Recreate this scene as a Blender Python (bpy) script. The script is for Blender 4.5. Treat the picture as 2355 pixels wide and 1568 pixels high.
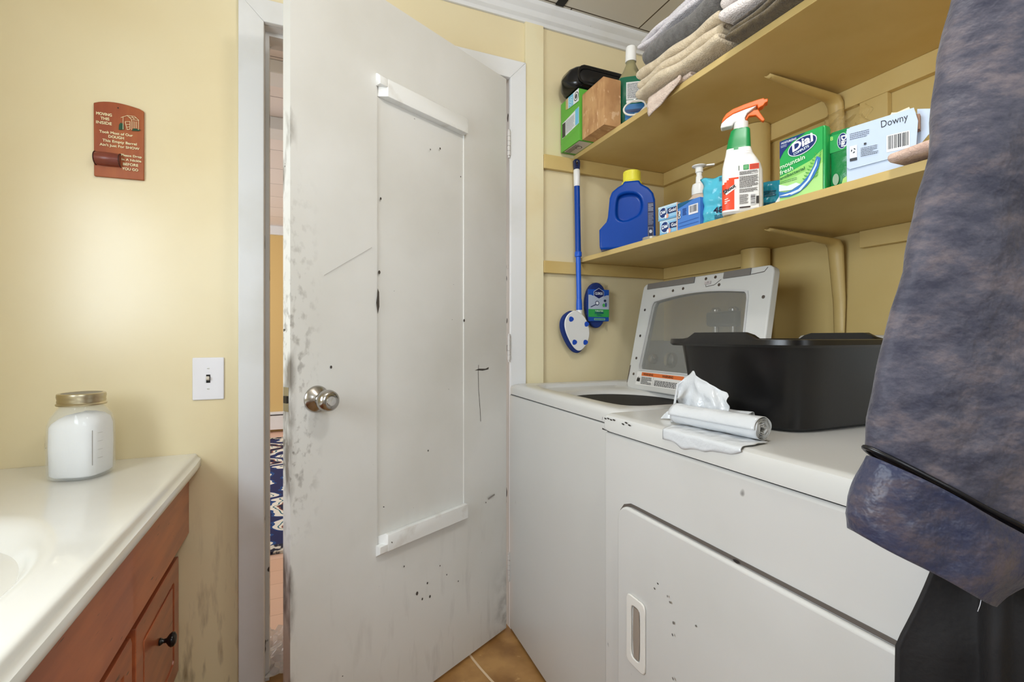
import bpy, bmesh, math, random
from mathutils import Vector, Matrix, noise
for o in list(bpy.data.objects): bpy.data.objects.remove(o)
S = bpy.context.scene
C = S.collection
PI = math.pi
# ------------------------------------------------------------------ camera
FPX, CX, HY, YAW, CAMZ = 1108.0, 1177.5, 773.0, math.radians(23.05), 1.08
cd = bpy.data.cameras.new('camera'); cam = bpy.data.objects.new('camera', cd); C.objects.link(cam)
cd.sensor_width = 36; cd.lens = 36*FPX/2355; cd.clip_start = 0.02; cd.clip_end = 60
cd.shift_y = -(784-HY)/2355.0
cam.location = (0, 0, CAMZ); cam.rotation_euler = (PI/2, 0, -YAW)
S.camera = cam
# ------------------------------------------------------------------ world, exposure, lamps
S.view_settings.view_transform = 'Standard'; S.view_settings.look = 'None'
S.view_settings.gamma = 1; S.view_settings.use_curve_mapping = False
S.view_settings.exposure = 0.08
W = bpy.data.worlds.new('world'); S.world = W; W.use_nodes = True
W.node_tree.nodes['Background'].inputs[0].default_value = (0.80, 0.90, 1.0, 1)
W.node_tree.nodes['Background'].inputs[1].default_value = 1.3
def area(name, loc, rot, sx, sy, power, col, spread=PI):
    l = bpy.data.lights.new(name, 'AREA'); l.shape = 'RECTANGLE'; l.size = sx; l.size_y = sy
    l.energy = power; l.color = col; l.spread = spread
    o = bpy.data.objects.new(name, l); C.objects.link(o); o.location = loc; o.rotation_euler = rot
    return o
LW = -0.85            # left wall
RW = 1.416            # right wall
BW = 1.655            # back wall
FW = -1.25            # wall behind the camera
CEIL = 2.33
area('daylight_left_window', (LW-0.10, 0.375, 1.40), (0, -PI/2, 0), 0.66, 0.90, 23, (0.82, 0.91, 1.0))
area('rear_window_fill', (0.25, FW-0.12, 1.72), (PI/2, 0, 0), 1.15, 0.75, 13, (0.87, 0.94, 1.0))  # large soft fill from behind the camera, added with its window
area('next_room_fill', (-2.15, 4.4, 1.4), (0, -PI/2, 0), 1.4, 2.6, 48, (1.0, 0.97, 0.94))  # added to brighten the next room through an unseen side opening
ll = bpy.data.lights.new('ceiling_lamp_bulb', 'POINT'); ll.energy = 14; ll.shadow_soft_size = 0.05; ll.color = (1.0, 0.98, 0.96)
lo = bpy.data.objects.new('ceiling_lamp_bulb', ll); C.objects.link(lo); lo.location = (0.42, 0.28, CEIL-0.17)

# ------------------------------------------------------------------ helpers
def lin(c):
    r = []
    for v in c[:3]:
        v = v/255.0
        r.append(v/12.92 if v <= 0.04045 else ((v+0.055)/1.055)**2.4)
    return (r[0], r[1], r[2], 1)
MC = {}
def mat(name, rgb, rough=0.5, metal=0.0, var=None, bump=None, spots=None, trans=0.0, alpha=1.0, ior=1.45, spec=0.5,
        sheen=0.0, stretch=(1, 1, 1), coat=0.0, emit=0.0):
    if name in MC: return MC[name]
    m = bpy.data.materials.new(name); m.use_nodes = True; MC[name] = m
    n = m.node_tree.nodes; L = m.node_tree.links; b = n['Principled BSDF']
    b.inputs['Base Color'].default_value = lin(rgb); b.inputs['Roughness'].default_value = rough
    b.inputs['Metallic'].default_value = metal; b.inputs['Transmission Weight'].default_value = trans
    b.inputs['Alpha'].default_value = alpha; b.inputs['IOR'].default_value = ior
    b.inputs['Specular IOR Level'].default_value = spec; b.inputs['Sheen Weight'].default_value = sheen
    b.inputs['Coat Weight'].default_value = coat
    m.diffuse_color = lin(rgb)
    if emit:
        b.inputs['Emission Color'].default_value = lin(rgb); b.inputs['Emission Strength'].default_value = emit
    tc = n.new('ShaderNodeTexCoord'); mp = n.new('ShaderNodeMapping'); L.new(tc.outputs['Object'], mp.inputs[0])
    mp.inputs['Scale'].default_value = stretch
    cur = None
    if var:
        sc, rgb2, lo_, hi_ = var
        t = n.new('ShaderNodeTexNoise'); t.inputs['Scale'].default_value = sc; t.inputs['Detail'].default_value = 5
        L.new(mp.outputs[0], t.inputs['Vector'])
        r = n.new('ShaderNodeMapRange'); r.inputs['From Min'].default_value = lo_; r.inputs['From Max'].default_value = hi_
        L.new(t.outputs['Fac'], r.inputs['Value'])
        mx = n.new('ShaderNodeMix'); mx.data_type = 'RGBA'; mx.inputs[6].default_value = lin(rgb); mx.inputs[7].default_value = lin(rgb2)
        L.new(r.outputs[0], mx.inputs[0]); L.new(mx.outputs[2], b.inputs['Base Color']); cur = mx.outputs[2]
    if spots:
        for (sc, rgb3, th, wd) in spots:
            t = n.new('ShaderNodeTexNoise'); t.inputs['Scale'].default_value = sc; t.inputs['Detail'].default_value = 2
            L.new(mp.outputs[0], t.inputs['Vector'])
            r = n.new('ShaderNodeMapRange'); r.inputs['From Min'].default_value = th; r.inputs['From Max'].default_value = th+wd
            L.new(t.outputs['Fac'], r.inputs['Value'])
            mx = n.new('ShaderNodeMix'); mx.data_type = 'RGBA'; mx.inputs[6].default_value = lin(rgb)
            if cur: L.new(cur, mx.inputs[6])
            mx.inputs[7].default_value = lin(rgb3)
            L.new(r.outputs[0], mx.inputs[0]); L.new(mx.outputs[2], b.inputs['Base Color']); cur = mx.outputs[2]
    if bump:
        sc, st, dist = bump
        t = n.new('ShaderNodeTexNoise'); t.inputs['Scale'].default_value = sc; t.inputs['Detail'].default_value = 4
        L.new(mp.outputs[0], t.inputs['Vector'])
        bp = n.new('ShaderNodeBump'); bp.inputs['Strength'].default_value = st; bp.inputs['Distance'].default_value = dist
        L.new(t.outputs['Fac'], bp.inputs['Height']); L.new(bp.outputs[0], b.inputs['Normal'])
    return m
def flat(rgb, rough=0.45):
    return mat('print_%d_%d_%d' % tuple(rgb), rgb, rough)

def finish(name, bm, mats, parent=None, smooth=False, bevel=0, seg=2, ang=35, M=None):
    me = bpy.data.meshes.new(name)
    bm.normal_update(); bm.to_mesh(me); bm.free()
    if not isinstance(mats, (list, tuple)): mats = [mats]
    for m in mats: me.materials.append(m)
    o = bpy.data.objects.new(name, me); C.objects.link(o)
    if M is not None: o.matrix_local = M
    if parent: o.parent = parent
    if smooth:
        me.shade_smooth()
        if smooth == 'auto':
            try: me.set_sharp_from_angle(angle=math.radians(40))
            except Exception: pass
    if bevel:
        md = o.modifiers.new('bevel', 'BEVEL'); md.width = bevel; md.segments = seg; md.limit_method = 'ANGLE'
        md.angle_limit = math.radians(ang); md.harden_normals = False
        me.shade_smooth()
        try: me.set_sharp_from_angle(angle=math.radians(60))
        except Exception: pass
    return o
def tag(o, label=None, cat=None, group=None, kind=None):
    if label: o['label'] = label
    if cat: o['category'] = cat
    if group: o['group'] = group
    if kind: o['kind'] = kind
    return o
def thing(name, label, cat, loc=(0, 0, 0), rotz=0.0, group=None, kind=None):
    o = bpy.data.objects.new(name, None); o.empty_display_size = 0.05; C.objects.link(o)
    o.location = loc; o.rotation_euler = (0, 0, rotz)
    return tag(o, label, cat, group, kind)
def struct(name, bm, m, label, cat='room', **k):
    return tag(finish(name, bm, m, **k), label, cat, None, 'structure')
def box(bm, a, b, mi=0, M=None):
    x0, y0, z0 = a; x1, y1, z1 = b
    v = [(x0, y0, z0), (x1, y0, z0), (x1, y1, z0), (x0, y1, z0), (x0, y0, z1), (x1, y0, z1), (x1, y1, z1), (x0, y1, z1)]
    v = [bm.verts.new((M @ Vector(p)) if M is not None else p) for p in v]
    for f in ((0, 3, 2, 1), (4, 5, 6, 7), (0, 1, 5, 4), (1, 2, 6, 5), (2, 3, 7, 6), (3, 0, 4, 7)):
        bm.faces.new([v[i] for i in f]).material_index = mi
    return v
def nb(): return bmesh.new()
def bx(a, b, mi=0):
    bm = nb(); box(bm, a, b, mi); return bm
def loft(bm, rings, cap0=True, cap1=True, closed=True, mf=None, mi=0, M=None):
    vs = []
    for r in rings:
        vs.append([bm.verts.new((M @ Vector(p)) if M is not None else p) for p in r])
    n = len(rings[0])
    for i in range(len(vs)-1):
        for j in range(n if closed else n-1):
            a, b, c, d = vs[i][j], vs[i][(j+1) % n], vs[i+1][(j+1) % n], vs[i+1][j]
            try: f = bm.faces.new((a, b, c, d))
            except ValueError: continue
            f.material_index = mf((a.co+b.co+c.co+d.co)/4) if mf else mi
    if closed and cap0:
        f = bm.faces.new(vs[0][::-1]); f.material_index = mf(f.calc_center_median()) if mf else mi
    if closed and cap1:
        f = bm.faces.new(vs[-1]); f.material_index = mf(f.calc_center_median()) if mf else mi
    return vs
def lathe(bm, prof, n=32, mi=0, M=None, cap0=True, cap1=True, mf=None):
    rings = [[(r*math.cos(2*PI*j/n), r*math.sin(2*PI*j/n), z) for j in range(n)] for r, z in prof]
    return loft(bm, rings, cap0, cap1, mi=mi, M=M, mf=mf)
def superring(cx, cy, z, a, b, n=48, e=4.0):
    r = []
    for j in range(n):
        t = 2*PI*j/n; c, s = math.cos(t), math.sin(t)
        r.append((cx+a*math.copysign(abs(c)**(2/e), c), cy+b*math.copysign(abs(s)**(2/e), s), z))
    return r
def tube(bm, pts, r, n=10, mi=0, cap=True, M=None):
    pts = [Vector(p) for p in pts]; rings = []
    up = Vector((0, 0, 1))
    prev = None
    for i, p in enumerate(pts):
        t = (pts[min(i+1, len(pts)-1)]-pts[max(i-1, 0)]).normalized()
        if prev is None:
            a = t.cross(up)
            if a.length < 1e-3: a = t.cross(Vector((1, 0, 0)))
            a.normalize()
        else:
            a = (prev - t*prev.dot(t)).normalized()
        prev = a; b = t.cross(a)
        rr = r[i] if isinstance(r, (list, tuple)) else r
        rings.append([tuple(p+a*rr*math.cos(2*PI*j/n)+b*rr*math.sin(2*PI*j/n)) for j in range(n)])
    loft(bm, rings, cap, cap, mi=mi, M=M)
def prism(bm, pts, y0, y1, mi=0, M=None):
    """outline in x,z extruded from y0 (front) to y1"""
    a = [bm.verts.new((M @ Vector((x, y0, z))) if M is not None else (x, y0, z)) for x, z in pts]
    b = [bm.verts.new((M @ Vector((x, y1, z))) if M is not None else (x, y1, z)) for x, z in pts]
    n = len(pts)
    fs = [bm.faces.new(a), bm.faces.new(b[::-1])]
    for i in range(n): fs.append(bm.faces.new((a[(i+1) % n], a[i], b[i], b[(i+1) % n])))
    for f in fs: f.material_index = mi
    return fs
def resample(pts, n):
    P = [Vector(p) for p in pts]; m = len(P)
    L = [(P[(i+1) % m]-P[i]).length for i in range(m)]; T = sum(L); out = []
    for k in range(n):
        d = T*k/n; i = 0
        while d > L[i]: d -= L[i]; i = (i+1) % m
        out.append(P[i].lerp(P[(i+1) % m], d/max(L[i], 1e-9)))
    return out
def rrect(x0, z0, x1, z1, r, k=6):
    out = []
    for cx, cz, a in ((x1-r, z1-r, 0), (x0+r, z1-r, 90), (x0+r, z0+r, 180), (x1-r, z0+r, 270)):
        for i in range(k+1):
            t = math.radians(a+90*i/k); out.append((cx+r*math.cos(t), cz+r*math.sin(t)))
    return out
def polar_match(outer, cx, cz, n):
    """sample closed outline by angle about (cx,cz)"""
    P = outer; out = []
    for k in range(n):
        a = 2*PI*k/n; d = Vector((math.cos(a), math.sin(a))); best = None
        for i in range(len(P)):
            p = Vector(P[i])-Vector((cx, cz)); q = Vector(P[(i+1) % len(P)])-Vector((cx, cz)); e = q-p
            den = d.x*e.y-d.y*e.x
            if abs(den) < 1e-12: continue
            t = (p.x*e.y-p.y*e.x)/den; u = (p.x*d.y-p.y*d.x)/den
            if t > 0 and -1e-6 <= u <= 1+1e-6 and (best is None or t > best): best = t
        out.append((cx+d.x*best, cz+d.y*best))
    return out
def ring_plate(bm, outer, inner, y0, y1, n=64, recess=None, mi=0, M=None, c=None):
    """plate in x,z with a hole (or a recess on both faces)"""
    cx = sum(p[0] for p in inner)/len(inner); cz = sum(p[1] for p in inner)/len(inner)
    if c: cx, cz = c
    O = polar_match(outer, cx, cz, n); I = polar_match(inner, cx, cz, n)
    def V(p, y): return bm.verts.new((M @ Vector((p[0], y, p[1]))) if M is not None else (p[0], y, p[1]))
    of, ob = [V(p, y0) for p in O], [V(p, y1) for p in O]
    jf, jb = [V(p, y0) for p in I], [V(p, y1) for p in I]
    F = []
    if recess is not None:
        rf = [V(p, y0+recess) for p in I]; rb = [V(p, y1-recess) for p in I]
    for i in range(n):
        j = (i+1) % n
        F.append(bm.faces.new((of[i], of[j], jf[j], jf[i])))
        F.append(bm.faces.new((ob[j], ob[i], jb[i], jb[j])))
        F.append(bm.faces.new((of[j], of[i], ob[i], ob[j])))
        if recess is None: F.append(bm.faces.new((jf[i], jf[j], jb[j], jb[i])))
        else:
            F.append(bm.faces.new((jf[i], jf[j], rf[j], rf[i]))); F.append(bm.faces.new((jb[j], jb[i], rb[i], rb[j])))
    if recess is not None: F.append(bm.faces.new(rf)); F.append(bm.faces.new(rb[::-1]))
    for f in F: f.material_index = mi
    bmesh.ops.recalc_face_normals(bm, faces=F)
def wob(p, sc, amp, seed=0):
    q = Vector(p)*sc+Vector((seed*7.1, seed*3.3, seed*1.7))
    return amp*noise.noise(q)

TC = {}
def text_geo(s):
    if s in TC: return TC[s]
    cu = bpy.data.curves.new('t', 'FONT'); cu.body = s; cu.resolution_u = 3
    ob = bpy.data.objects.new('t', cu); me = ob.to_mesh()
    vs = [(v.co.x, v.co.y) for v in me.vertices]; fs = [tuple(p.vertices) for p in me.polygons]
    ob.to_mesh_clear(); bpy.data.objects.remove(ob); bpy.data.curves.remove(cu)
    if vs:
        x0 = min(v[0] for v in vs); x1 = max(v[0] for v in vs)
    else: x0 = x1 = 0
    TC[s] = (vs, fs, x0, x1); return TC[s]
class Print:
    """flat artwork on a face; 2D x (right), y (up), layered outward in steps"""
    def __init__(self, step=0.00025): self.it = []; self.cols = []; self.k = 0; self.step = step
    def _c(self, col):
        col = tuple(col)
        if col not in self.cols: self.cols.append(col)
        return self.cols.index(col)
    def poly(self, pts, col, up=True):
        if up: self.k += 1
        self.it.append((list(pts), [tuple(range(len(pts)))], self._c(col), self.k*self.step)); return self
    def rect(self, x0, y0, x1, y1, col, rot=0, up=True):
        pts = [(x0, y0), (x1, y0), (x1, y1), (x0, y1)]
        if rot:
            cx, cy = (x0+x1)/2, (y0+y1)/2; c, s = math.cos(rot), math.sin(rot)
            pts = [(cx+(x-cx)*c-(y-cy)*s, cy+(x-cx)*s+(y-cy)*c) for x, y in pts]
        return self.poly(pts, col, up)
    def ell(self, cx, cy, a, b, col, rot=0, n=28):
        c, s = math.cos(rot), math.sin(rot)
        return self.poly([(cx+a*math.cos(2*PI*i/n)*c-b*math.sin(2*PI*i/n)*s, cy+a*math.cos(2*PI*i/n)*s+b*math.sin(2*PI*i/n)*c) for i in range(n)], col)
    def line(self, p, q, w, col, up=False):
        d = Vector((q[0]-p[0], q[1]-p[1])); l = d.length
        if l < 1e-9: return self
        nx, ny = -d.y/l*w/2, d.x/l*w/2
        return self.poly([(p[0]-nx, p[1]-ny), (q[0]-nx, q[1]-ny), (q[0]+nx, q[1]+ny), (p[0]+nx, p[1]+ny)], col, up)
    def text(self, s, x, y, h, col, rot=0, align='l', w=None, shear=0.0, bold=0.0):
        vs, fs, x0, x1 = text_geo(s); k = h/0.70; kx = k
        if w and x1 > x0: kx = w/(x1-x0)
        off = {'l': -x0, 'c': -(x0+x1)/2, 'r': -x1}[align]
        self.k += 1; c, sn = math.cos(rot), math.sin(rot)
        for bo in ((0, 0), (bold, 0), (0, bold)) if bold else ((0, 0),):
            pts = []
            for a, b in vs:
                u = (a+off)*kx+shear*b*k+bo[0]*h; v = b*k+bo[1]*h
                pts.append((x+u*c-v*sn, y+u*sn+v*c))
            self.it.append((pts, fs, self._c(col), self.k*self.step+bo[0]*0.0001+bo[1]*0.00015))
        return self
    def fine(self, x0, y0, x1, y1, rows, col, seed=0, fill=0.6):
        R = random.Random(seed); dy = (y1-y0)/rows; self.k += 1
        for r in range(rows):
            yy = y1-(r+0.5)*dy; x = x0; end = x0+(x1-x0)*(R.uniform(0.55, 1.0) if r % 4 == 3 else R.uniform(0.9, 1))
            while x < end:
                w = R.uniform(0.03, 0.10)*(x1-x0); w = min(w, end-x)
                self.rect(x, yy-dy*fill/2, x+w, yy+dy*fill/2, col, up=False); x += w+(x1-x0)*0.018
        return self
    def bars(self, x0, y0, x1, y1, n, col, bg=(238, 238, 236), seed=1, horiz=False):
        R = random.Random(seed); self.rect(x0, y0, x1, y1, bg); self.k += 1
        L = (y1-y0) if horiz else (x1-x0); p = 0.06*L
        while p < 0.93*L:
            w = R.choice((0.4, 0.8, 1.3))*L/n
            if horiz: self.rect(x0+0.06*(x1-x0), y0+p, x1-0.08*(x1-x0), y0+min(p+w, 0.95*L), col, up=False)
            else: self.rect(x0+p, y0+0.16*(y1-y0), x0+min(p+w, 0.95*L), y1-0.05*(y1-y0), col, up=False)
            p += w+R.choice((0.5, 0.9))*L/n
        return self
    def build(self, name, parent, fn=None, y=0.0, M=None, rough=0.4):
        """fn maps (u, v, h) to a local point; default: x=u, z=v, y = front - h"""
        bm = nb()
        if fn is None: fn = lambda u, v, h: (u, y-h, v)
        for pts, fs, c, h in self.it:
            V = [bm.verts.new(fn(p[0], p[1], h)) for p in pts]
            for f in fs:
                try: bm.faces.new([V[i] for i in f]).material_index = c
                except ValueError: pass
        return finish(name, bm, [flat(c, rough) for c in self.cols], parent, M=M)

# ------------------------------------------------------------------ materials
M_wall = mat('cream_wall_paint', (231, 218, 180), 0.36, coat=0.8, var=(1.7, (225, 208, 164), 0.42, 0.7), bump=(40, 0.04, 0.002), spec=0.75,
             spots=[(38, (150, 110, 60), 0.80, 0.03)])
M_niche = mat('yellow_laundry_wall_paint', (212, 188, 128), 0.38, var=(2.2, (202, 174, 108), 0.4, 0.7), bump=(60, 0.05, 0.002),
              spots=[(42, (120, 86, 40), 0.80, 0.03)])
M_shelf = mat('yellow_shelf_paint', (210, 184, 122), 0.42, var=(4, (198, 168, 102), 0.42, 0.7), bump=(90, 0.06, 0.001))
M_trim = mat('white_trim_paint', (226, 227, 228), 0.36, var=(3, (214, 213, 208), 0.5, 0.75), bump=(70, 0.05, 0.001),
             spots=[(60, (120, 110, 100), 0.78, 0.02)])
M_trimb = mat('cream_trim_paint', (232, 222, 186), 0.38, var=(3, (226, 206, 160), 0.45, 0.7))
M_white = mat('white_enamel', (210, 210, 207), 0.22, var=(1.2, (205, 204, 200), 0.4, 0.7), spec=0.5,
              spots=[(26, (170, 168, 164), 0.76, 0.08)])
M_whited = mat('scuffed_white_enamel', (207, 206, 203), 0.25, var=(2, (197, 196, 191), 0.45, 0.75),
               spots=[(22, (130, 128, 124), 0.73, 0.06)])
M_plastw = mat('white_plastic', (236, 236, 234), 0.3)
M_black = mat('black_plastic', (15, 14, 15), 0.30, bump=(180, 0.10, 0.0006), var=(9, (22, 19, 16), 0.5, 0.7))
M_dark = mat('dark_gap', (24, 22, 20), 0.7)
M_grey = mat('grey_rubber', (120, 116, 112), 0.55)
M_steel = mat('brushed_steel', (178, 174, 168), 0.2, metal=1.0)
M_chrome = mat('chrome', (205, 202, 198), 0.13, metal=1.0)
M_blue = mat('blue_plastic', (2, 66, 160), 0.27, spec=0.35)
M_blueb = mat('bright_blue_plastic', (20, 90, 205), 0.3)
M_count = mat('cultured_marble_top', (226, 225, 219), 0.16, var=(2.5, (218, 216, 208), 0.45, 0.75), coat=0.3)
M_wood = mat('red_stained_wood', (160, 88, 58), 0.32, var=(3.0, (190, 108, 66), 0.38, 0.68), stretch=(6, 1.2, 9),
             spots=[(14, (84, 40, 26), 0.70, 0.05)], coat=0.2)
M_clear = mat('clear_plastic_film', (255, 255, 255), 0.08, trans=1.0, alpha=0.30, ior=1.15)

def door_paint():
    m = mat('worn_white_door_paint', (222, 221, 217), 0.35, var=(2.2, (209, 207, 200), 0.42, 0.7), bump=(45, 0.06, 0.0015),
            spots=[(55, (70, 66, 60), 0.765, 0.02)])
    n = m.node_tree.nodes; L = m.node_tree.links; b = n['Principled BSDF']
    src = b.inputs['Base Color'].links[0].from_socket
    tc = n.new('ShaderNodeTexCoord'); sp = n.new('ShaderNodeSeparateXYZ'); L.new(tc.outputs['Object'], sp.inputs[0])
    # grime rubbed in around the latch edge and vertical scuffs low on the leaf
    def rng(sock, a, bb, ta=0.0, tb=1.0):
        r = n.new('ShaderNodeMapRange'); r.inputs['From Min'].default_value = a; r.inputs['From Max'].default_value = bb
        r.inputs['To Min'].default_value = ta; r.inputs['To Max'].default_value = tb; L.new(sock, r.inputs['Value']); return r.outputs[0]
    def mul(a, c, op='MULTIPLY'):
        q = n.new('ShaderNodeMath'); q.operation = op; q.use_clamp = True
        for i, s_ in enumerate((a, c)):
            if isinstance(s_, float): q.inputs[i].default_value = s_
            else: L.new(s_, q.inputs[i])
        return q.outputs[0]
    def nz(scale, det, st):
        mp = n.new('ShaderNodeMapping'); mp.inputs['Scale'].default_value = st; L.new(tc.outputs['Object'], mp.inputs[0])
        t = n.new('ShaderNodeTexNoise'); t.inputs['Scale'].default_value = scale; t.inputs['Detail'].default_value = det
        L.new(mp.outputs[0], t.inputs['Vector']); return t.outputs['Fac']
    edge = rng(sp.outputs['X'], -0.72, -0.803)
    zb = mul(rng(sp.outputs['Z'], 0.55, 0.78), rng(sp.outputs['Z'], 1.5, 0.80))
    grime = mul(mul(edge, zb), rng(nz(52, 9, (1, 1, 0.7)), 0.52, 0.64))
    edge2 = mul(rng(sp.outputs['X'], -0.785, -0.804), rng(nz(18, 7, (1, 1, 0.35)), 0.52, 0.66))
    low = mul(rng(sp.outputs['Z'], 0.62, 0.05), rng(nz(9, 6, (3.0, 1, 0.7)), 0.56, 0.85, 0.0, 0.4))
    hinge = mul(mul(rng(sp.outputs['X'], -0.09, 0.0), rng(sp.outputs['Z'], 0.28, 0.0)), rng(nz(20, 5, (1, 1, 1)), 0.40, 0.62))
    allm = mul(mul(mul(grime, edge2, 'MAXIMUM'), low, 'MAXIMUM'), hinge, 'MAXIMUM')
    mx = n.new('ShaderNodeMix'); mx.data_type = 'RGBA'; L.new(src, mx.inputs[6]); mx.inputs[7].default_value = lin((96, 86, 74))
    L.new(mul(allm, 0.85), mx.inputs[0]); L.new(mx.outputs[2], b.inputs['Base Color'])
    return m
M_door = door_paint()
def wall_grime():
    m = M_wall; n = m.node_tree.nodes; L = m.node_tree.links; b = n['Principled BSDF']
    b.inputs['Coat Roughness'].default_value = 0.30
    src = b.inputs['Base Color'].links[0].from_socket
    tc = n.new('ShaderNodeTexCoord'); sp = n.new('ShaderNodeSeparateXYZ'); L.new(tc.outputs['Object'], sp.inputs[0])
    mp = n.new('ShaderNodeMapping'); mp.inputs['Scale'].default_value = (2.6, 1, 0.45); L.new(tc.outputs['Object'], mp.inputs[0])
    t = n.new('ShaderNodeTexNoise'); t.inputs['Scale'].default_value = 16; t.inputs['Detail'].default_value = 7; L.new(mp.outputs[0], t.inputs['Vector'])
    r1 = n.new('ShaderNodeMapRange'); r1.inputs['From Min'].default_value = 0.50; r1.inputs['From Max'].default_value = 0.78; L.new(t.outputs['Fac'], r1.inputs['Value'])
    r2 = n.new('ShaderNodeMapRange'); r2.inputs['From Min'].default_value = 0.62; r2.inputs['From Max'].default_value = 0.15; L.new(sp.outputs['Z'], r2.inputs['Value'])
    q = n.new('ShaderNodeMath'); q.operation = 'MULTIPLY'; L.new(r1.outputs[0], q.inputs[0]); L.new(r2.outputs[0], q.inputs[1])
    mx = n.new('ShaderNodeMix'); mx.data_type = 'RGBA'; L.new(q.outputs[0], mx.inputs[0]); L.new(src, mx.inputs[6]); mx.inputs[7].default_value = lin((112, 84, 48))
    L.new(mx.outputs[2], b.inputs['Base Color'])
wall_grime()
def tile_mat(name, rgb, rgb2, seam, sx, sy, width, rough=0.6, offset=0.0, var=None):
    m = mat(name, rgb, rough, var=var); n = m.node_tree.nodes; L = m.node_tree.links; b = n['Principled BSDF']
    tc = n.new('ShaderNodeTexCoord')
    br = n.new('ShaderNodeTexBrick'); br.offset = offset; br.inputs['Scale'].default_value = 1
    br.inputs['Brick Width'].default_value = sx; br.inputs['Row Height'].default_value = sy
    br.inputs['Mortar Size'].default_value = width; br.inputs['Color1'].default_value = lin(rgb)
    br.inputs['Color2'].default_value = lin(rgb2); br.inputs['Mortar'].default_value = lin(seam)
    L.new(tc.outputs['Object'], br.inputs['Vector']); L.new(br.outputs['Color'], b.inputs['Base Color'])
    return m
M_ceil = tile_mat('ceiling_panels', (214, 208, 196), (208, 202, 188), (84, 70, 52), 0.62, 0.40, 0.003, 0.7, 0.5)
M_ceil2 = tile_mat('next_room_ceiling_tiles', (232, 222, 216), (226, 214, 206), (140, 128, 122), 0.4, 0.4, 0.003, 0.8)
M_plank = tile_mat('pink_wood_planks', (226, 190, 172), (214, 172, 150), (186, 146, 126), 0.9, 0.13, 0.0015, 0.35, 0.4)
M_vinyl = mat('tan_stone_vinyl', (188, 144, 88), 0.35, var=(9, (146, 104, 58), 0.36, 0.66),
              spots=[(30, (206, 168, 116), 0.66, 0.1), (5.5, (178, 134, 80), 0.55, 0.2)])
M_rope = mat('stone_pattern_vein', (224, 198, 164), 0.4)

# ------------------------------------------------------------------ the room
def wbox(name, parts, m, label, **k):
    bm = nb()
    for a, b in parts: box(bm, a, b)
    return struct(name, bm, m, label, 'wall' if name.startswith('wall') else name.split('_')[0], **k)
DX0, DX1, DZ = -0.12, 0.69, 2.033    # door opening
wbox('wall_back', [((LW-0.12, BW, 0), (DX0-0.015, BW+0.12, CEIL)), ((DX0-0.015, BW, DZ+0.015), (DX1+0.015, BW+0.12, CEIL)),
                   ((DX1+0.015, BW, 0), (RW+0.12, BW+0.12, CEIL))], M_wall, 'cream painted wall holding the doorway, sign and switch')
wbox('wall_right', [((RW, FW-0.12, 0), (RW+0.12, BW, CEIL))], M_niche, 'yellow painted wall behind the shelves and laundry machines')
wy0, wy1, wz0, wz1 = -0.10, 0.85, 1.05, 1.75
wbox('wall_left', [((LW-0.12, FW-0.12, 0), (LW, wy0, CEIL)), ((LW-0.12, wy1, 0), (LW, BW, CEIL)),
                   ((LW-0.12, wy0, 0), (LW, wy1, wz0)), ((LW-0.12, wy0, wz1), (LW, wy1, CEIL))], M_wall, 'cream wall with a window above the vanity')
rx0, rx1, rz0, rz1 = -0.35, 0.85, 1.3, 2.12
wbox('wall_front', [((LW, FW-0.12, 0), (rx0, FW, CEIL)), ((rx1, FW-0.12, 0), (RW, FW, CEIL)),
                    ((rx0, FW-0.12, 0), (rx1, FW, rz0)), ((rx0, FW-0.12, rz1), (rx1, FW, CEIL))], M_trim, 'white wall behind the camera with a wide opening added for fill light')
def window(name, ax, c, a0, a1, z0, z1, label):
    bm = nb(); t = 0.035
    def bb(u0, u1, w0, w1, d0, d1):
        if ax == 'x': box(bm, (c+d0, u0, w0), (c+d1, u1, w1))
        else: box(bm, (u0, c+d0, w0), (u1, c+d1, w1))
    for s in (0,):
        bb(a0, a0+t, z0, z1, -0.08, -0.04); bb(a1-t, a1, z0, z1, -0.08, -0.04)
        bb(a0+t, a1-t, z0, z0+t, -0.08, -0.04); bb(a0+t, a1-t, z1-t, z1, -0.08, -0.04); bb(a0+t, a1-t, (z0+z1)/2-0.02, (z0+z1)/2+0.02, -0.08, -0.045)
    return struct(name, bm, M_trim, label, 'window', bevel=0.003)
window('window_1', 'x', LW, wy0, wy1, wz0, wz1, 'white sash window frame above the vanity')
window('window_2', 'y', FW, rx0, rx1, rz0, rz1, 'white sash window frame added behind the camera around the fill light opening')
struct('floor', bx((LW, FW, -0.05), (RW, BW+0.06, 0)), M_vinyl, 'tan stone patterned vinyl floor', 'floor')
bm = nb()
pts = [(0.507, 1.565), (0.511, 1.53), (0.519, 1.48), (0.531, 1.42), (0.552, 1.34), (0.56, 1.2), (0.53, 1.0)]
bm2 = nb()
for i in range(len(pts)-1):
    (xa, ya), (xb, yb) = pts[i], pts[i+1]
    V = [bm2.verts.new(p) for p in ((xa-.004, ya, .0006), (xb-.004, yb, .0006), (xb+.004, yb, .0006), (xa+.004, ya, .0006))]
    bm2.faces.new(V)
bm.free()
tag(finish('trim_8', bm2, M_rope), 'pale curved vein in the tan vinyl floor', 'floor', None, 'structure')
struct('ceiling', bx((LW-0.12, FW-0.12, CEIL), (RW+0.12, BW, CEIL+0.05)), M_ceil, 'off white panelled ceiling with dark seams', 'ceiling')
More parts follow.
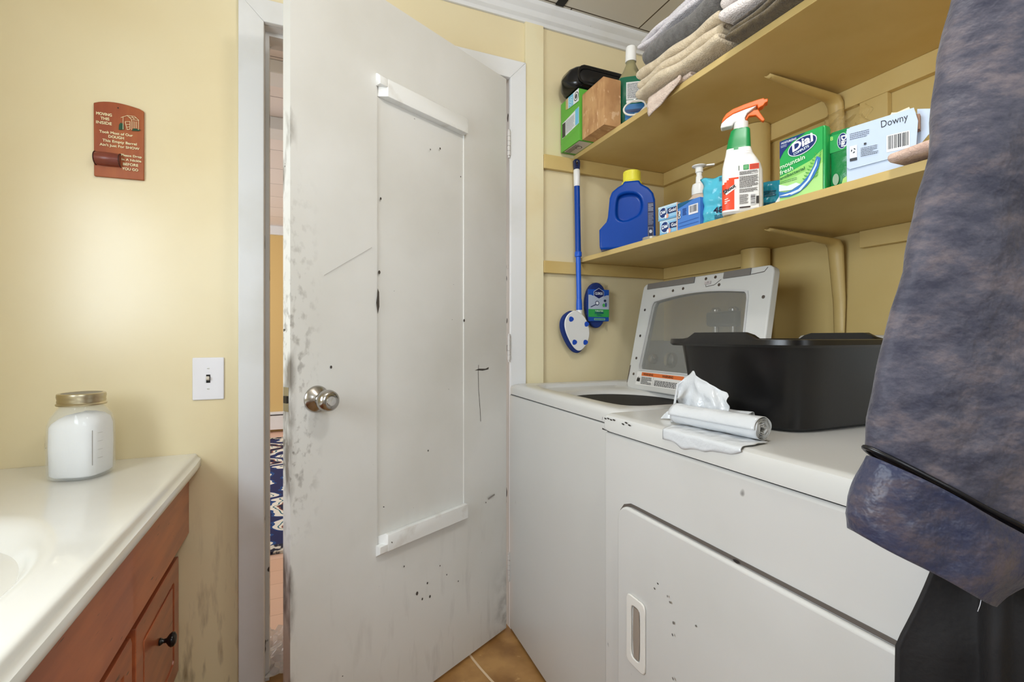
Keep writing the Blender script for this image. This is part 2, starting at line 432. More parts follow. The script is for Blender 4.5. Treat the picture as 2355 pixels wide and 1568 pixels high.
# crown moulding on the back and right walls
def crown(name, p0, p1, nrm, label):
    prof = [(0, 0), (0.010, 0.0), (0.012, 0.012), (0.024, 0.020), (0.026, 0.040), (0.044, 0.054), (0.046, 0.0695), (0, 0.0695)]
    bm = nb(); z = CEIL-0.07
    rings = [[(p[0]+nrm[0]*a, p[1]+nrm[1]*a, z+b) for a, b in prof] for p in (p0, p1)]
    loft(bm, rings); bmesh.ops.recalc_face_normals(bm, faces=bm.faces)
    struct(name, bm, M_trim, label, 'trim', bevel=0.0015)
crown('trim_1', (LW, BW), (RW, BW), (0, -1), 'white crown moulding along the top of the door wall')
crown('trim_2', (RW, FW), (RW, BW-0.05), (-1, 0), 'white crown moulding along the top of the shelf wall')
struct('trim_10', bx((0.86, 1.565, CEIL-0.004), (0.893, 1.603, CEIL+0.0)), M_dark, 'dark hole in the ceiling beside the crown moulding', 'trim')
# casings
def casing(name, outer, inner, label, m=M_trim):
    bm = nb(); prism(bm, outer, BW-0.020, BW-0.0005); bmesh.ops.recalc_face_normals(bm, faces=bm.faces)
    struct(name, bm, m, label, 'trim', bevel=0.002)
cw = 0.068
casing('trim_3', [(DX0-cw, 0), (DX0, 0), (DX0, DZ), (DX0-cw, DZ+cw)], None, 'white door casing on the left of the doorway')
casing('trim_4', [(DX1, 0), (DX1+0.063, 0), (DX1+0.063, DZ+cw), (DX1, DZ)], None, 'white door casing between the hinges and the shelves')
casing('trim_5', [(DX0, DZ), (DX1, DZ), (DX1+0.063, DZ+cw), (DX0-cw, DZ+cw)], None, 'white head casing above the doorway')
# jamb with stop
bm = nb()
box(bm, (DX0-0.015, BW-0.0, 0), (DX0, BW+0.13, DZ)); box(bm, (DX1, BW, 0), (DX1+0.015, BW+0.13, DZ))
box(bm, (DX0-0.015, BW, DZ), (DX1+0.015, BW+0.13, DZ+0.015))
box(bm, (DX0, BW+0.035, 0), (DX0+0.011, BW+0.075, DZ-0.011)); box(bm, (DX1-0.011, BW+0.035, 0), (DX1, BW+0.075, DZ-0.011))
box(bm, (DX0, BW+0.035, DZ-0.011), (DX1, BW+0.075, DZ))
struct('trim_6', bm, mat('chipped_jamb_paint', (214, 212, 210), 0.4, var=(6, (200, 196, 190), 0.4, 0.7),
       spots=[(26, (52, 44, 40), 0.66, 0.02)], stretch=(1, 1, 0.5)), 'white door jamb with chipped paint', 'trim')
struct('trim_7', bx((0.7535, BW-0.014, 0), (0.829, BW-0.0005, CEIL-0.07)), M_trimb, 'cream vertical board between door casing and shelves', 'trim', bevel=0.001)
# cleats carrying the shelves
UZ, LZ = 1.773, 1.368
xs_u, xs_l = 0.968, 0.986
def cleat(name, a, b, label):
    struct(name, bx(a, b), M_shelf, label, 'trim', bevel=0.0015)
cleat('trim_11', (0.830, BW-0.02, UZ-0.053), (RW-0.0005, BW-0.0005, UZ), 'cream cleat board on the door wall under the upper shelf')
cleat('trim_12', (0.830, BW-0.02, LZ-0.046), (RW-0.0005, BW-0.0005, LZ), 'cream cleat board on the door wall under the lower shelf')
cleat('trim_13', (RW-0.02, -0.25, UZ-0.053), (RW-0.0005, BW-0.0205, UZ), 'cream cleat board on the right wall under the upper shelf')
cleat('trim_14', (RW-0.02, 1.205, LZ-0.046), (RW-0.0005, BW-0.0205, LZ), 'cream cleat board in the corner under the lower shelf')
cleat('trim_15', (RW-0.02, -0.25, LZ-0.046), (RW-0.0005, 0.845, LZ), 'cream cleat board right of the bracket under the lower shelf')
cleat('trim_16', (RW-0.019, 0.775, LZ), (RW-0.0005, 0.845, UZ-0.053), 'short cream upright board between the two shelves')
def shelf(name, x0, z, label):
    bm = bx((x0, -0.25, z), (RW-0.0005, BW-0.0005, z+0.018))
    return tag(finish(name, bm, M_shelf, bevel=0.0012), label, 'shelf', 'painted wall shelves')
shelf('wall_shelf', xs_u, UZ+0.0002, 'upper yellow painted shelf carrying the folded towels')
shelf('wall_shelf', xs_l, LZ+0.0002, 'lower yellow painted shelf carrying cleaning products')
UT, LT = UZ+0.0184, LZ+0.0184
def bracket(z, label):
    t = thing('shelf_bracket', label, 'bracket', (RW, 0.905, z), -PI/2, 'pressed steel shelf brackets')
    # local: -y is away from the wall, x along the wall
    bm = nb(); rings = []
    N = 26
    for i in range(N):
        u = i/(N-1)
        if u < 0.5:                      # arm along the shelf, tapering to the tip
            k = u/0.5; c = Vector((0, -0.30+0.27*k, -0.004-0.012*k)); w = 0.008+0.014*k; dep = 0.003+0.010*k; nn = Vector((0, 0, -1))
            nn = Vector((0, 0.0, -1)) if k < 0.8 else Vector((0, -0.35*(k-0.8)/0.2, -1)).normalized()
        else:                            # leg on the wall
            k = (u-0.5)/0.5; c = Vector((0, -0.026+0.018*min(1, k*1.6), -0.022-0.27*k)); w = 0.022-0.008*k; dep = 0.013-0.009*k
            nn = Vector((0, -1, -0.5*(1-min(1, k*4)))).normalized()
        ring = []
        for a in range(9):
            q = -1+2*a/8
            ring.append(tuple(c+Vector((w*q, 0, 0))+nn*dep*max(0, 1-abs(q)**2.2)))
        rings.append(ring)
    loft(bm, rings, closed=False)
    o = finish('bracket_arm', bm, M_shelf, t, smooth=True)
    md = o.modifiers.new('s', 'SOLIDIFY'); md.thickness = 0.002; md.offset = -1
    b2 = nb(); lathe(b2, [(0.005, 0), (0.005, -0.003), (0.002, -0.005)], 12, M=Matrix.Translation((0, -0.29, -0.006)))
    finish('screw', b2, M_shelf, t, smooth=True)
    return t
bracket(UZ, 'yellow painted steel bracket under the upper shelf')
bracket(LZ, 'yellow painted steel bracket under the lower shelf')
# pipe through the shelves
bm = nb(); lathe(bm, [(0.044, 0.0), (0.044, LZ-0.001)], 40)
t = thing('vent_pipe', 'fat yellow painted pipe rising behind the shelves in the corner', 'pipe', (RW-0.0455, 1.156, 0))
finish('pipe_section', bm, M_shelf, t, smooth='auto')
bm = nb(); lathe(bm, [(0.044, LT+0.0005), (0.044, UZ-0.001)], 40); finish('pipe_section', bm, M_shelf, t, smooth='auto')
bm = nb(); lathe(bm, [(0.0465, 0.98), (0.0465, 1.0)], 40); finish('pipe_collar', bm, M_shelf, t, smooth='auto')
# ceiling lamp
t = thing('ceiling_light', 'round white ceiling light out of the picture above the room', 'light', (0.42, 0.28, CEIL))
bm = nb(); lathe(bm, [(0.13, 0.0), (0.13, -0.02), (0.12, -0.03), (0.03, -0.035)], 32); finish('base', bm, M_trim, t, smooth='auto')
bm = nb(); lathe(bm, [(0.012, -0.036), (0.014, -0.07), (0.012, -0.10)], 16); finish('socket', bm, M_plastw, t, smooth=True)

# ------------------------------------------------------------------ next room
struct('floor_next_room', bx((-2.2, BW+0.061, -0.05), (2.2, 6.25, -0.002)), M_plank, 'pinkish wood plank floor of the next room', 'floor')
struct('wall_far', bx((-2.2, 6.1, -0.002), (2.2, 6.22, CEIL)), mat('ochre_far_wall', (212, 180, 118), 0.6), 'ochre far wall of the next room', 'wall')
bm = nb(); box(bm, (-2.32, BW+0.12, 0), (-2.2, 3.0, CEIL)); box(bm, (-2.32, 5.8, 0), (-2.2, 6.22, CEIL)); box(bm, (-2.32, 3.0, 0), (-2.2, 5.8, 0.6)); box(bm, (-2.32, 3.0, 2.1), (-2.2, 5.8, CEIL))
struct('wall_next_room_left', bm, M_wall, 'cream side wall of the next room with an unseen opening added for fill light', 'wall')
struct('wall_next_room_right', bx((2.2, BW+0.12, 0), (2.32, 6.22, CEIL)), M_wall, 'cream side wall of the next room', 'wall')
struct('ceiling_next_room', bx((-2.32, BW+0.12, CEIL+0.0), (2.32, 6.22, CEIL+0.05)), M_ceil2, 'white tiled ceiling of the next room', 'ceiling')
struct('trim_17', bx((-2.2, 2.42, CEIL-0.06), (2.2, 2.56, CEIL-0.0005)), M_trim, 'nearer white ceiling beam in the next room', 'trim', bevel=0.004)
struct('trim_18', bx((-2.2, 3.05, CEIL-0.07), (2.2, 3.22, CEIL-0.0005)), M_trim, 'farther white ceiling beam in the next room', 'trim', bevel=0.004)
struct('trim_19', bx((-2.2, 6.055, CEIL-0.10), (2.2, 6.0995, CEIL-0.0005)), M_trim, 'white crown strip on the ochre far wall', 'trim', bevel=0.004)
t = thing('baseboard_heater', 'white baseboard heater along the ochre far wall', 'heater', (-1.2, 6.02, 0))
finish('casing', bx((0, 0, 0.03), (2.2, 0.075, 0.225)), M_trim, t, bevel=0.004)
finish('grille_slot', bx((0.02, -0.004, 0.19), (2.18, -0.0002, 0.20)), M_dark, t)
finish('grille_slot', bx((1.05, -0.004, 0.045), (2.18, -0.0002, 0.065)), M_dark, t)
# rug
m = mat('patterned_rug', (226, 222, 212), 0.95, bump=(300, 0.3, 0.002)); n = m.node_tree.nodes; L = m.node_tree.links; b = n['Principled BSDF']
tc = n.new('ShaderNodeTexCoord'); mp = n.new('ShaderNodeMapping'); mp.inputs['Scale'].default_value = (1, 2.2, 1); L.new(tc.outputs['Object'], mp.inputs[0])
wv = n.new('ShaderNodeTexWave'); wv.inputs['Scale'].default_value = 0.85; wv.inputs['Distortion'].default_value = 11; wv.inputs['Detail'].default_value = 3
wv.inputs['Detail Scale'].default_value = 1.2; L.new(mp.outputs[0], wv.inputs['Vector'])
cr = n.new('ShaderNodeValToRGB'); cr.color_ramp.interpolation = 'CONSTANT'
el = cr.color_ramp.elements; el[0].position = 0; el[0].color = lin((24, 32, 84)); el[1].position = 0.16; el[1].color = lin((20, 66, 128))
for p, c in ((0.30, (228, 224, 214)), (0.66, (30, 100, 120)), (0.74, (228, 222, 210)), (0.86, (128, 70, 62)), (0.93, (20, 26, 60))):
    e = el.new(p); e.color = lin(c)
L.new(wv.outputs['Fac'], cr.inputs[0]); L.new(cr.outputs[0], b.inputs['Base Color'])
t = thing('area_rug', 'blue, navy and white patterned rug on the plank floor of the next room', 'rug', (-0.2, 2.66, 0))
bm = nb(); box(bm, (-1.2, 0.09, -0.0015), (1.3, 2.9, 0.011)); finish('pile', bm, m, t)
bm = nb(); box(bm, (-1.3, 0.0, -0.0015), (1.4, 0.0895, 0.012)); box(bm, (-1.3, 2.9005, -0.0015), (1.4, 3.0, 0.012))
box(bm, (-1.3, 0.0895, -0.0015), (-1.2005, 2.9005, 0.012)); box(bm, (1.3005, 0.0895, -0.0015), (1.4, 2.9005, 0.012))
finish('border', bm, mat('rug_border', (24, 26, 50), 0.95, var=(16, (210, 205, 196), 0.5, 0.56), bump=(300, 0.3, 0.002)), t)
# crumpled plastic on the threshold
bm = nb(); R = random.Random(5); G = 22
vs = [[bm.verts.new((0.15*(i/G-0.5)*2.2, 0.26*(j/G-0.5), 0.012+0.05*abs(noise.noise(Vector((i*0.42, j*0.36, 3.1))))*1.2)) for j in range(G+1)] for i in range(G+1)]
for i in range(G):
    for j in range(G): bm.faces.new((vs[i][j], vs[i+1][j], vs[i+1][j+1], vs[i][j+1]))
o = finish('plastic_sheet', bm, mat('crinkled_clear_plastic', (224, 226, 228), 0.12, trans=0.55, ior=1.3), None, M=Matrix.Translation((-0.05, 1.80, 0.0)))
tag(o, 'crumpled clear plastic lying on the floor in the doorway', 'plastic')

# ------------------------------------------------------------------ the open door
D = thing('door_1', 'scuffed white door standing open, its centre panel framed by two ledges', 'door', (0.673, 1.633, 0.012), math.radians(28.05), None, 'structure')
Wd, Td, Hd = 0.804, 0.035, 2.010
px0, px1, pz0, pz1 = -0.561, -0.221, 0.475, 1.775
bm = nb()
box(bm, (-Wd, 0, 0), (px0, Td, Hd)); box(bm, (px1, 0, 0), (-0.001, Td, Hd)); box(bm, (px0, 0, 0), (px1, Td, pz0)); box(bm, (px0, 0, pz1), (px1, Td, Hd))
box(bm, (px0, 0.004, pz0), (px1, Td-0.004, pz1))
bmesh.ops.remove_doubles(bm, verts=bm.verts, dist=1e-5)
finish('door_leaf', bm, M_door, D)
M_door2 = mat('white_ledge_paint', (230, 230, 227), 0.38, var=(14, (205, 200, 192), 0.55, 0.75), spots=[(50, (90, 84, 76), 0.74, 0.02)])
def ledge(zt, zb, name, flip):
    # bolection moulding: profile in y,z
    bm = nb(); h = zt-zb
    if flip: prof = [(0.006, zb), (-0.020, zb+0.012), (-0.020, zt), (-0.006, zt), (0.006, zt-0.006)]
    else: prof = [(0.006, zt), (-0.004, zt), (-0.020, zt-0.012), (-0.020, zb), (0.006, zb)]
    prof2 = [(y, z) for y, z in prof]
    xl = [px0+0.022 if y < -0.0 else px0+0.001 for y, z in prof]
    a = [(xl[i], prof[i][0], prof[i][1]) for i in range(5)]; c = [(px1-0.001, y, z) for y, z in prof]
    loft(bm, [a, c]); bmesh.ops.recalc_face_normals(bm, faces=bm.faces)
    zz0, zz1 = (zb, zt-0.026) if flip else (zb+0.026, zt)
    pr2 = [(0.0005, zb), (-0.0195, zb+0.012), (-0.0195, zz1), (0.0005, zz1)] if flip else [(0.0005, zt), (-0.004, zt), (-0.0195, zt-0.012), (-0.0195, zz0), (0.0005, zz0)]
    loft(bm, [[(xx, y, z) for y, z in pr2] for xx in (px0-0.004, px0+0.0219)]); bmesh.ops.recalc_face_normals(bm, faces=bm.faces)
    finish(name, bm, M_door2, D, bevel=0.001)
ledge(1.792, 1.732, 'panel_moulding', False)
ledge(0.518, 0.460, 'panel_moulding', True)
for zc in (1.775, 1.025, 0.22):
    bm = nb()
    for k in range(5):
        lathe(bm, [(0.0062, zc-0.044+k*0.018), (0.0062, zc-0.044+k*0.018+0.0165)], 14, M=Matrix.Translation((0.009, -0.004, 0)))
    lathe(bm, [(0.004, zc-0.052), (0.0045, zc+0.052)], 10, M=Matrix.Translation((0.009, -0.004, 0)))
    finish('hinge', bm, mat('painted_hinge', (208, 204, 200), 0.4, spots=[(70, (90, 60, 50), 0.68, 0.02)]), D, smooth='auto')
# knob
KM = Matrix.Translation((-0.738, -0.0002, 0.913)) @ Matrix.Rotation(PI/2, 4, 'X')
kn = finish('door_knob', (lambda b: (lathe(b, [(0.033, 0.0), (0.033, 0.002), (0.030, 0.006), (0.019, 0.012), (0.014, 0.016), (0.013, 0.026), (0.020, 0.032), (0.0255, 0.042),
             (0.0262, 0.054), (0.0245, 0.062), (0.019, 0.067), (0.012, 0.068)], 40, M=KM), b)[1])(nb()), M_steel, D, smooth='auto')
bm = nb(); box(bm, (-0.010, -0.0025, 0.0682), (0.010, 0.0025, 0.073), M=KM @ Matrix.Rotation(0.9, 4, 'Z')); lathe(bm, [(0.0118, 0.0682), (0.0112, 0.0695)], 24, M=KM)
finish('turn_button', bm, M_chrome, kn)
bm = nb(); box(bm, (-Wd-0.0012, 0.006, 0.888), (-Wd-0.0002, 0.031, 0.946)); lp = finish('latch_plate', bm, M_chrome, D)
bm = nb(); box(bm, (-Wd-0.004, 0.011, 0.908), (-Wd-0.0014, 0.026, 0.925)); finish('latch_bolt', bm, mat('dark_latch', (60, 54, 48), 0.4, 0.6), lp)
P = Print(0.0002); dk = (72, 66, 60)
P.poly([(-0.170, 0.952), (-0.150, 0.957), (-0.115, 0.955), (-0.098, 0.960), (-0.100, 0.952), (-0.13, 0.949), (-0.150, 0.951)], dk)
for a, c in (((-0.152, 0.945), (-0.150, 0.88)), ((-0.150, 0.88), (-0.143, 0.82)), ((-0.143, 0.82), (-0.140, 0.775)), ((-0.15, 0.97), (-0.152, 0.945))): P.line(a, c, 0.0022, dk)
for (x, z, s_) in ((-0.42, 0.30, .0045), (-0.40, 0.275, .003), (-0.38, 0.315, .0028), (-0.37, 0.27, .0035), (-0.30, 0.31, .002), (-0.55, 1.45, .003), (-0.222, 1.12, .004), (-0.555, 1.245, .004),
                   (-0.70, 0.99, .003), (-0.115, 0.49, .002), (-0.25, 0.27, .002), (-0.33, 0.35, .002), (-0.47, 0.40, .002), (-0.37, 1.64, .002), (-0.33, 1.655, .0028), (-0.24, 1.59, .002)):
    P.ell(x, z, s_, s_*1.3, dk, n=9)
P.poly([(-0.562, 1.20), (-0.557, 1.19), (-0.556, 1.15), (-0.561, 1.13), (-0.566, 1.16), (-0.563, 1.18)], dk)
P.line((-0.105, 0.50), (-0.07, 0.507), 0.006, (140, 134, 128))
P.line((-0.72, 1.22), (-0.58, 1.31), 0.0012, (176, 172, 166))
P.build('paint_scuffs', D, y=-0.0002)

# ------------------------------------------------------------------ light switch, sign
t = thing('light_switch', 'white toggle light switch plate beside the door casing', 'switch', (-0.2665, BW-0.0002, 0.9555))
bm = nb(); prism(bm, rrect(-0.040, -0.062, 0.040, 0.062, 0.003, 3), -0.006, 0); bmesh.ops.recalc_face_normals(bm, faces=bm.faces)
finish('plate', bm, mat('switch_plate_plastic', (234, 234, 240), 0.25), t, bevel=0.003, seg=3)
bm = nb(); box(bm, (-0.0052, -0.0066, -0.012), (0.0052, -0.0061, 0.012)); finish('toggle_slot', bm, M_dark, t)
bm = nb(); box(bm, (-0.0038, -0.018, -0.008), (0.0038, -0.0067, 0.002), M=Matrix.Rotation(-0.35, 4, 'X')); finish('toggle', bm, mat('ivory_toggle', (206, 198, 184), 0.35), t, bevel=0.001)
for z in (-0.030, 0.030):
    bm = nb(); lathe(bm, [(0.0035, 0), (0.003, 0.0012)], 14, M=Matrix.Translation((0, -0.006, z)) @ Matrix.Rotation(PI/2, 4, 'X'))
    box(bm, (-0.003, -0.0076, z-0.0004), (0.003, -0.0072, z+0.0004), 1); finish('screw', bm, [M_plastw, M_dark], t)

t = thing('wall_sign', 'reddish brown wooden plaque with painted verse and small half barrel', 'sign', (-0.4768, BW-0.0002, 1.616))
M_sign = mat('sign_wood', (150, 74, 44), 0.4, var=(7, (172, 96, 50), 0.4, 0.66), stretch=(3, 3, 0.6))
arc = [(-0.056, 0.097)]+[(-0.056+0.112*k/10, 0.097+0.010*math.sin(PI*(k/10)**0.8)) for k in range(1, 10)]+[(0.056, 0.094)]
bm = nb(); prism(bm, [(-0.055, -0.101), (0.056, -0.099)]+arc[::-1], -0.009, 0); bmesh.ops.recalc_face_normals(bm, faces=bm.faces)
finish('board', bm, M_sign, t, bevel=0.002, seg=3)
P = Print(0.0002); cr_ = (232, 222, 180)
for s_, x, z, h in (('MOVING', -0.033, 0.066, 0.0075), ('THIS', -0.031, 0.054, 0.0075), ('INSIDE', -0.033, 0.042, 0.0075)): P.text(s_, x, z, h, cr_, align='c', w=0.034 if len(s_) > 4 else 0.019, bold=0.08)
P.text('Took Most of Our', -0.006, 0.018, 0.0068, cr_, align='c', w=0.074, bold=0.08)
P.text('DOUGH', -0.006, 0.007, 0.0072, cr_, align='c', w=0.034, bold=0.08)
P.text('This Empty Barrel', 0.002, -0.005, 0.0068, cr_, align='c', w=0.076, bold=0.08)
P.text("Ain't Just For SHOW", 0.002, -0.017, 0.0066, cr_, align='c', w=0.088, bold=0.08)
P.text('Please Drop', 0.0285, -0.039, 0.0060, cr_, align='c', w=0.046, bold=0.08)
P.text('In A Nickle', 0.0285, -0.051, 0.0062, cr_, align='c', w=0.044, bold=0.08)
P.text('BEFORE', 0.0265, -0.064, 0.0068, cr_, align='c', w=0.034, bold=0.08)
P.text('YOU GO', 0.0255, -0.077, 0.0068, cr_, align='c', w=0.036, bold=0.08)
gr = (24, 74, 48)
P.poly([(0.000, 0.032), (0.012, 0.034), (0.011, 0.050), (0.004, 0.052), (0.001, 0.046)], gr); P.poly([(0.029, 0.034), (0.046, 0.036), (0.050, 0.040), (0.034, 0.042)], gr)
for a, c in (((0.010, 0.034), (0.010, 0.068)), ((0.005, 0.066), (0.019, 0.074)), ((0.019, 0.074), (0.030, 0.064)), ((0.029, 0.036), (0.029, 0.064)), ((0.019, 0.074), (0.036, 0.0745)), ((0.036, 0.0745), (0.046, 0.065)),
             ((0.030, 0.064), (0.046, 0.065)), ((0.045, 0.038), (0.045, 0.064)), ((0.025, 0.069), (0.041, 0.070)), ((0.015, 0.056), (0.026, 0.058)), ((0.015, 0.056), (0.020, 0.034)), ((0.026, 0.058), (0.026, 0.037)),
             ((0.020, 0.034), (0.026, 0.037)), ((0.018, 0.048), (0.026, 0.050)), ((0.019, 0.041), (0.026, 0.043)), ((0.033, 0.040), (0.033, 0.060)), ((0.037, 0.040), (0.037, 0.060)), ((0.041, 0.041), (0.041, 0.060)),
             ((0.024, 0.0705), (0.028, 0.066)), ((0.030, 0.074), (0.036, 0.0645))): P.line(a, c, 0.0010, cr_, up=True)
P.ell(0.0, 0.090, 0.0018, 0.0018, (30, 16, 10))
P.build('lettering', t, y=-0.0092)
bm = nb()
rings = []
for k in range(9):
    x = -0.0495+0.053*k/8; bul = 0.003*math.sin(PI*k/8)
    rings.append([(x, -0.0095-(0.021+bul)*math.sin(PI*a/14), -0.053+(0.0175+bul*0.4)*-math.cos(PI*a/14)) for a in range(15)])
loft(bm, rings); bmesh.ops.recalc_face_normals(bm, faces=bm.faces)
finish('barrel', bm, mat('barrel_wood', (112, 54, 44), 0.3, var=(10, (134, 70, 56), 0.4, 0.7)), t, smooth='auto')
for x in (-0.0505, 0.0045):
    bm = nb(); tube(bm, [(x, -0.0095-0.0215*math.sin(PI*a/12), -0.053-0.018*math.cos(PI*a/12)) for a in range(13)], 0.0012, 6); finish('barrel_hoop', bm, mat('dark_hoop', (60, 30, 26), 0.4), t, smooth=True)

# ------------------------------------------------------------------ vanity
CT = 0.738
V = thing('vanity_cabinet', 'red stained wooden vanity cabinet below the white sink top', 'cabinet', (LW+0.001, 0.06, 0))
vx = -LW-0.001
xa, xd = -0.315+vx, -0.3396+vx; y0, y1 = 0.0, BW-0.06-0.001
bm = nb(); box(bm, (xd-0.040, 0.0, 0.10), (xd-0.020, y1, CT-0.0365)); box(bm, (0.0, 0.0, 0.10), (xd-0.040, 0.016, CT-0.0365)); box(bm, (0.0, y1-0.016, 0.10), (xd-0.040, y1, CT-0.0365)); box(bm, (0.0, 0.016, 0.10), (xd-0.040, y1-0.016, 0.116))
finish('body', bm, M_wood, V)
finish('toe_kick', bx((0, 0.0, 0.0), (xd-0.075, y1, 0.0995)), mat('dark_wood', (70, 40, 28), 0.5), V)
finish('apron', bx((xd-0.0195, 0, 0.509), (xa, y1, CT-0.0365)), M_wood, V, bevel=0.002)
def vdoor(ya, yb, knob_y):
    bm = nb(); z0, z1 = 0.12, 0.448
    M = Matrix.Translation((xd-0.0195, ya, 0)) @ Matrix.Rotation(PI/2, 4, 'Z')   # local x -> +y, local -y -> +x
    w = yb-ya
    ring_plate(bm, rrect(0, z0, w, z1, 0.002, 2), rrect(0.05, z0+0.05, w-0.05, z1-0.05, 0.002, 2), -0.0195, 0, n=96, recess=0.005, M=M)
    prism(bm, rrect(0.062, z0+0.062, w-0.062, z1-0.062, 0.002, 2), -0.0185, -0.0140, M=M)
    d = finish('cabinet_door', bm, M_wood, V, bevel=0.0015)
    b2 = nb(); lathe(b2, [(0.009, 0), (0.0085, 0.003), (0.005, 0.008), (0.0055, 0.014), (0.014, 0.020), (0.0175, 0.025), (0.0165, 0.031), (0.010, 0.035), (0.003, 0.036)], 28,
                     M=Matrix.Translation((xd+0.0002, knob_y, 0.315)) @ Matrix.Rotation(PI/2, 4, 'Y'))
    finish('knob', b2, mat('black_knob', (18, 18, 20), 0.18), d, smooth=True)
vdoor(1.215, y1-0.003, 1.395)
vdoor(0.80, 1.19, 0.86); vdoor(0.40, 0.785, 0.72); vdoor(0.01, 0.385, 0.07)
t = thing('vanity_countertop', 'white cultured marble vanity top with moulded oval sink', 'countertop', (LW+0.001, 0.04, CT))
bm = nb(); cy = 0.86-0.04; cxx = -0.575+vx; a_, b_ = 0.215, 0.36
xo = -0.280+vx; yo = BW-0.04-0.001
outer = [(0, 0), (xo, 0), (xo, yo), (0, yo)]
# the slab edge profile as loops from the outer rim towards the bowl
def clampout(pts, inset):
    return [(min(max(x, 0), xo-inset), min(max(y, inset), yo)) for x, y in pts]
N = 144
O = polar_match(outer, cxx, cy, N)
loops = []
for ins, z in ((0.022, -0.036), (0.004, -0.036), (0.0, -0.030), (0.0, -0.022), (0.003, -0.015), (0.010, -0.012), (0.0135, -0.009), (0.015, -0.004), (0.020, 0.0), (0.030, 0.0)):
    loops.append([(min(x, xo-ins), max(y, ins), z) for x, y in O])
E = [(cxx+math.cos(2*PI*k/N), cy) for k in range(N)]
def el_(k, s): 
    th = 2*PI*k/N
    r = 1/math.sqrt((math.cos(th)/(a_*s))**2+(math.sin(th)/(b_*s))**2); return (cxx+r*math.cos(th), cy+r*math.sin(th))
for s_, z in ((1.06, 0.0), (1.02, 0.0015), (0.97, 0.0), (0.92, -0.006), (0.86, -0.022), (0.78, -0.055), (0.62, -0.10), (0.40, -0.125), (0.12, -0.135)):
    loops.append([(min(max(el_(k, s_)[0], 0.005), xo-0.035), el_(k, s_)[1], z) for k in range(N)])
loft(bm, loops, cap0=True, cap1=True); bmesh.ops.recalc_face_normals(bm, faces=bm.faces)
finish('sink_top', bm, M_count, t, smooth='auto')
bm = nb(); lathe(bm, [(0.021, -0.1345), (0.022, -0.133), (0.016, -0.132), (0.003, -0.1325)], 24, M=Matrix.Translation((cxx, cy, 0))); finish('drain', bm, M_chrome, t, smooth=True)
t2 = thing('faucet', 'chrome sink faucet on the vanity top out of the picture', 'faucet', (LW+0.065, 0.86, CT+0.0002))
bm = nb(); lathe(bm, [(0.026, 0), (0.024, 0.01), (0.014, 0.02), (0.012, 0.07)], 20); finish('body', bm, M_chrome, t2, smooth='auto')
bm = nb(); tube(bm, [(0, 0, 0.06), (0.02, 0, 0.10), (0.06, 0, 0.12), (0.10, 0, 0.11), (0.12, 0, 0.085)], 0.010, 12); finish('spout', bm, M_chrome, t2, smooth=True)

# jar
J = thing('glass_jar', 'large glass canning jar of white powder standing on the sink top', 'jar', (-0.507, 1.497, CT+0.0004), -0.25)
def ring(r, z, e=3.2): return superring(0, 0, z, r, r, 48, e)
bm = nb(); pr = [(0.050, 0.0, 3.2), (0.055, 0.004, 3.2), (0.057, 0.012, 3.2), (0.0575, 0.08, 3.2), (0.057, 0.13, 3.0), (0.054, 0.148, 2.7), (0.046, 0.164, 2.3), (0.042, 0.171, 2.05), (0.0415, 0.180, 2), (0.0415, 0.194, 2)]
ip = [(r-0.0028, z+(0.005 if i == 0 else 0), e) for i, (r, z, e) in enumerate(pr)]
loft(bm, [ring(r, z, e) for r, z, e in pr]+[ring(r, z, e) for r, z, e in ip[::-1]]); bmesh.ops.recalc_face_normals(bm, faces=bm.faces)
finish('glass', bm, mat('jar_glass', (236, 242, 242), 0.03, alpha=0.16, spec=0.9), J, smooth='auto')
bm = nb(); R0 = []
for r, z, e in ((0.0465, 0.0066, 3.2), (0.0518, 0.012, 3.2), (0.0533, 0.08, 3.2), (0.0531, 0.125, 3.0)): R0.append(ring(r, z, e))
for k, (r, z) in enumerate(((0.0500, 0.138), (0.040, 0.146), (0.026, 0.153), (0.010, 0.156))):
    R0.append([(x, y, z+0.006*x/0.05+0.004*noise.noise(Vector((x*60, y*60, k)))) for x, y, _ in ring(r, z, 2.7)])
loft(bm, R0); finish('powder', bm, mat('white_powder', (246, 246, 248), 0.9, bump=(120, 0.3, 0.002)), J, smooth=True)
bm = nb(); lathe(bm, [(0.0425, 0.1745), (0.0475, 0.175), (0.0485, 0.178), (0.0455, 0.181), (0.0465, 0.184), (0.0455, 0.188), (0.0462, 0.192), (0.0470, 0.196), (0.0462, 0.202), (0.0440, 0.2035), (0.040, 0.2035), (0.039, 0.2025)], 64)
ld = finish('lid', bm, mat('lid_band_metal', (196, 186, 160), 0.28, metal=1.0), J, smooth='auto')
bm = nb(); lathe(bm, [(0.0388, 0.2020), (0.0385, 0.2030), (0.030, 0.2028), (0.001, 0.2028)], 48); finish('lid_disc', bm, mat('lid_disc_dark', (62, 50, 38), 0.3, metal=0.6), ld, smooth='auto')
def jm(u, v, h):
    th = -PI/2+u/0.058; r = 0.0585+h
    c, s_ = math.cos(th), math.sin(th); k = (abs(c)**3.2+abs(s_)**3.2)**(-1/3.2)
    return (r*k*c, r*k*s_, v)
P = Print(0.0002); ink = (96, 98, 104)
P.line((0.050, 0.035), (0.050, 0.118), 0.0014, (150, 146, 140))
for z in (0.05, 0.07, 0.09, 0.11): P.line((0.060, z), (0.072, z), 0.0008, (170, 168, 164))
P.build('measure_marks', J, fn=lambda u, v, h: jm(u, v, h))
P = Print(0.0002)
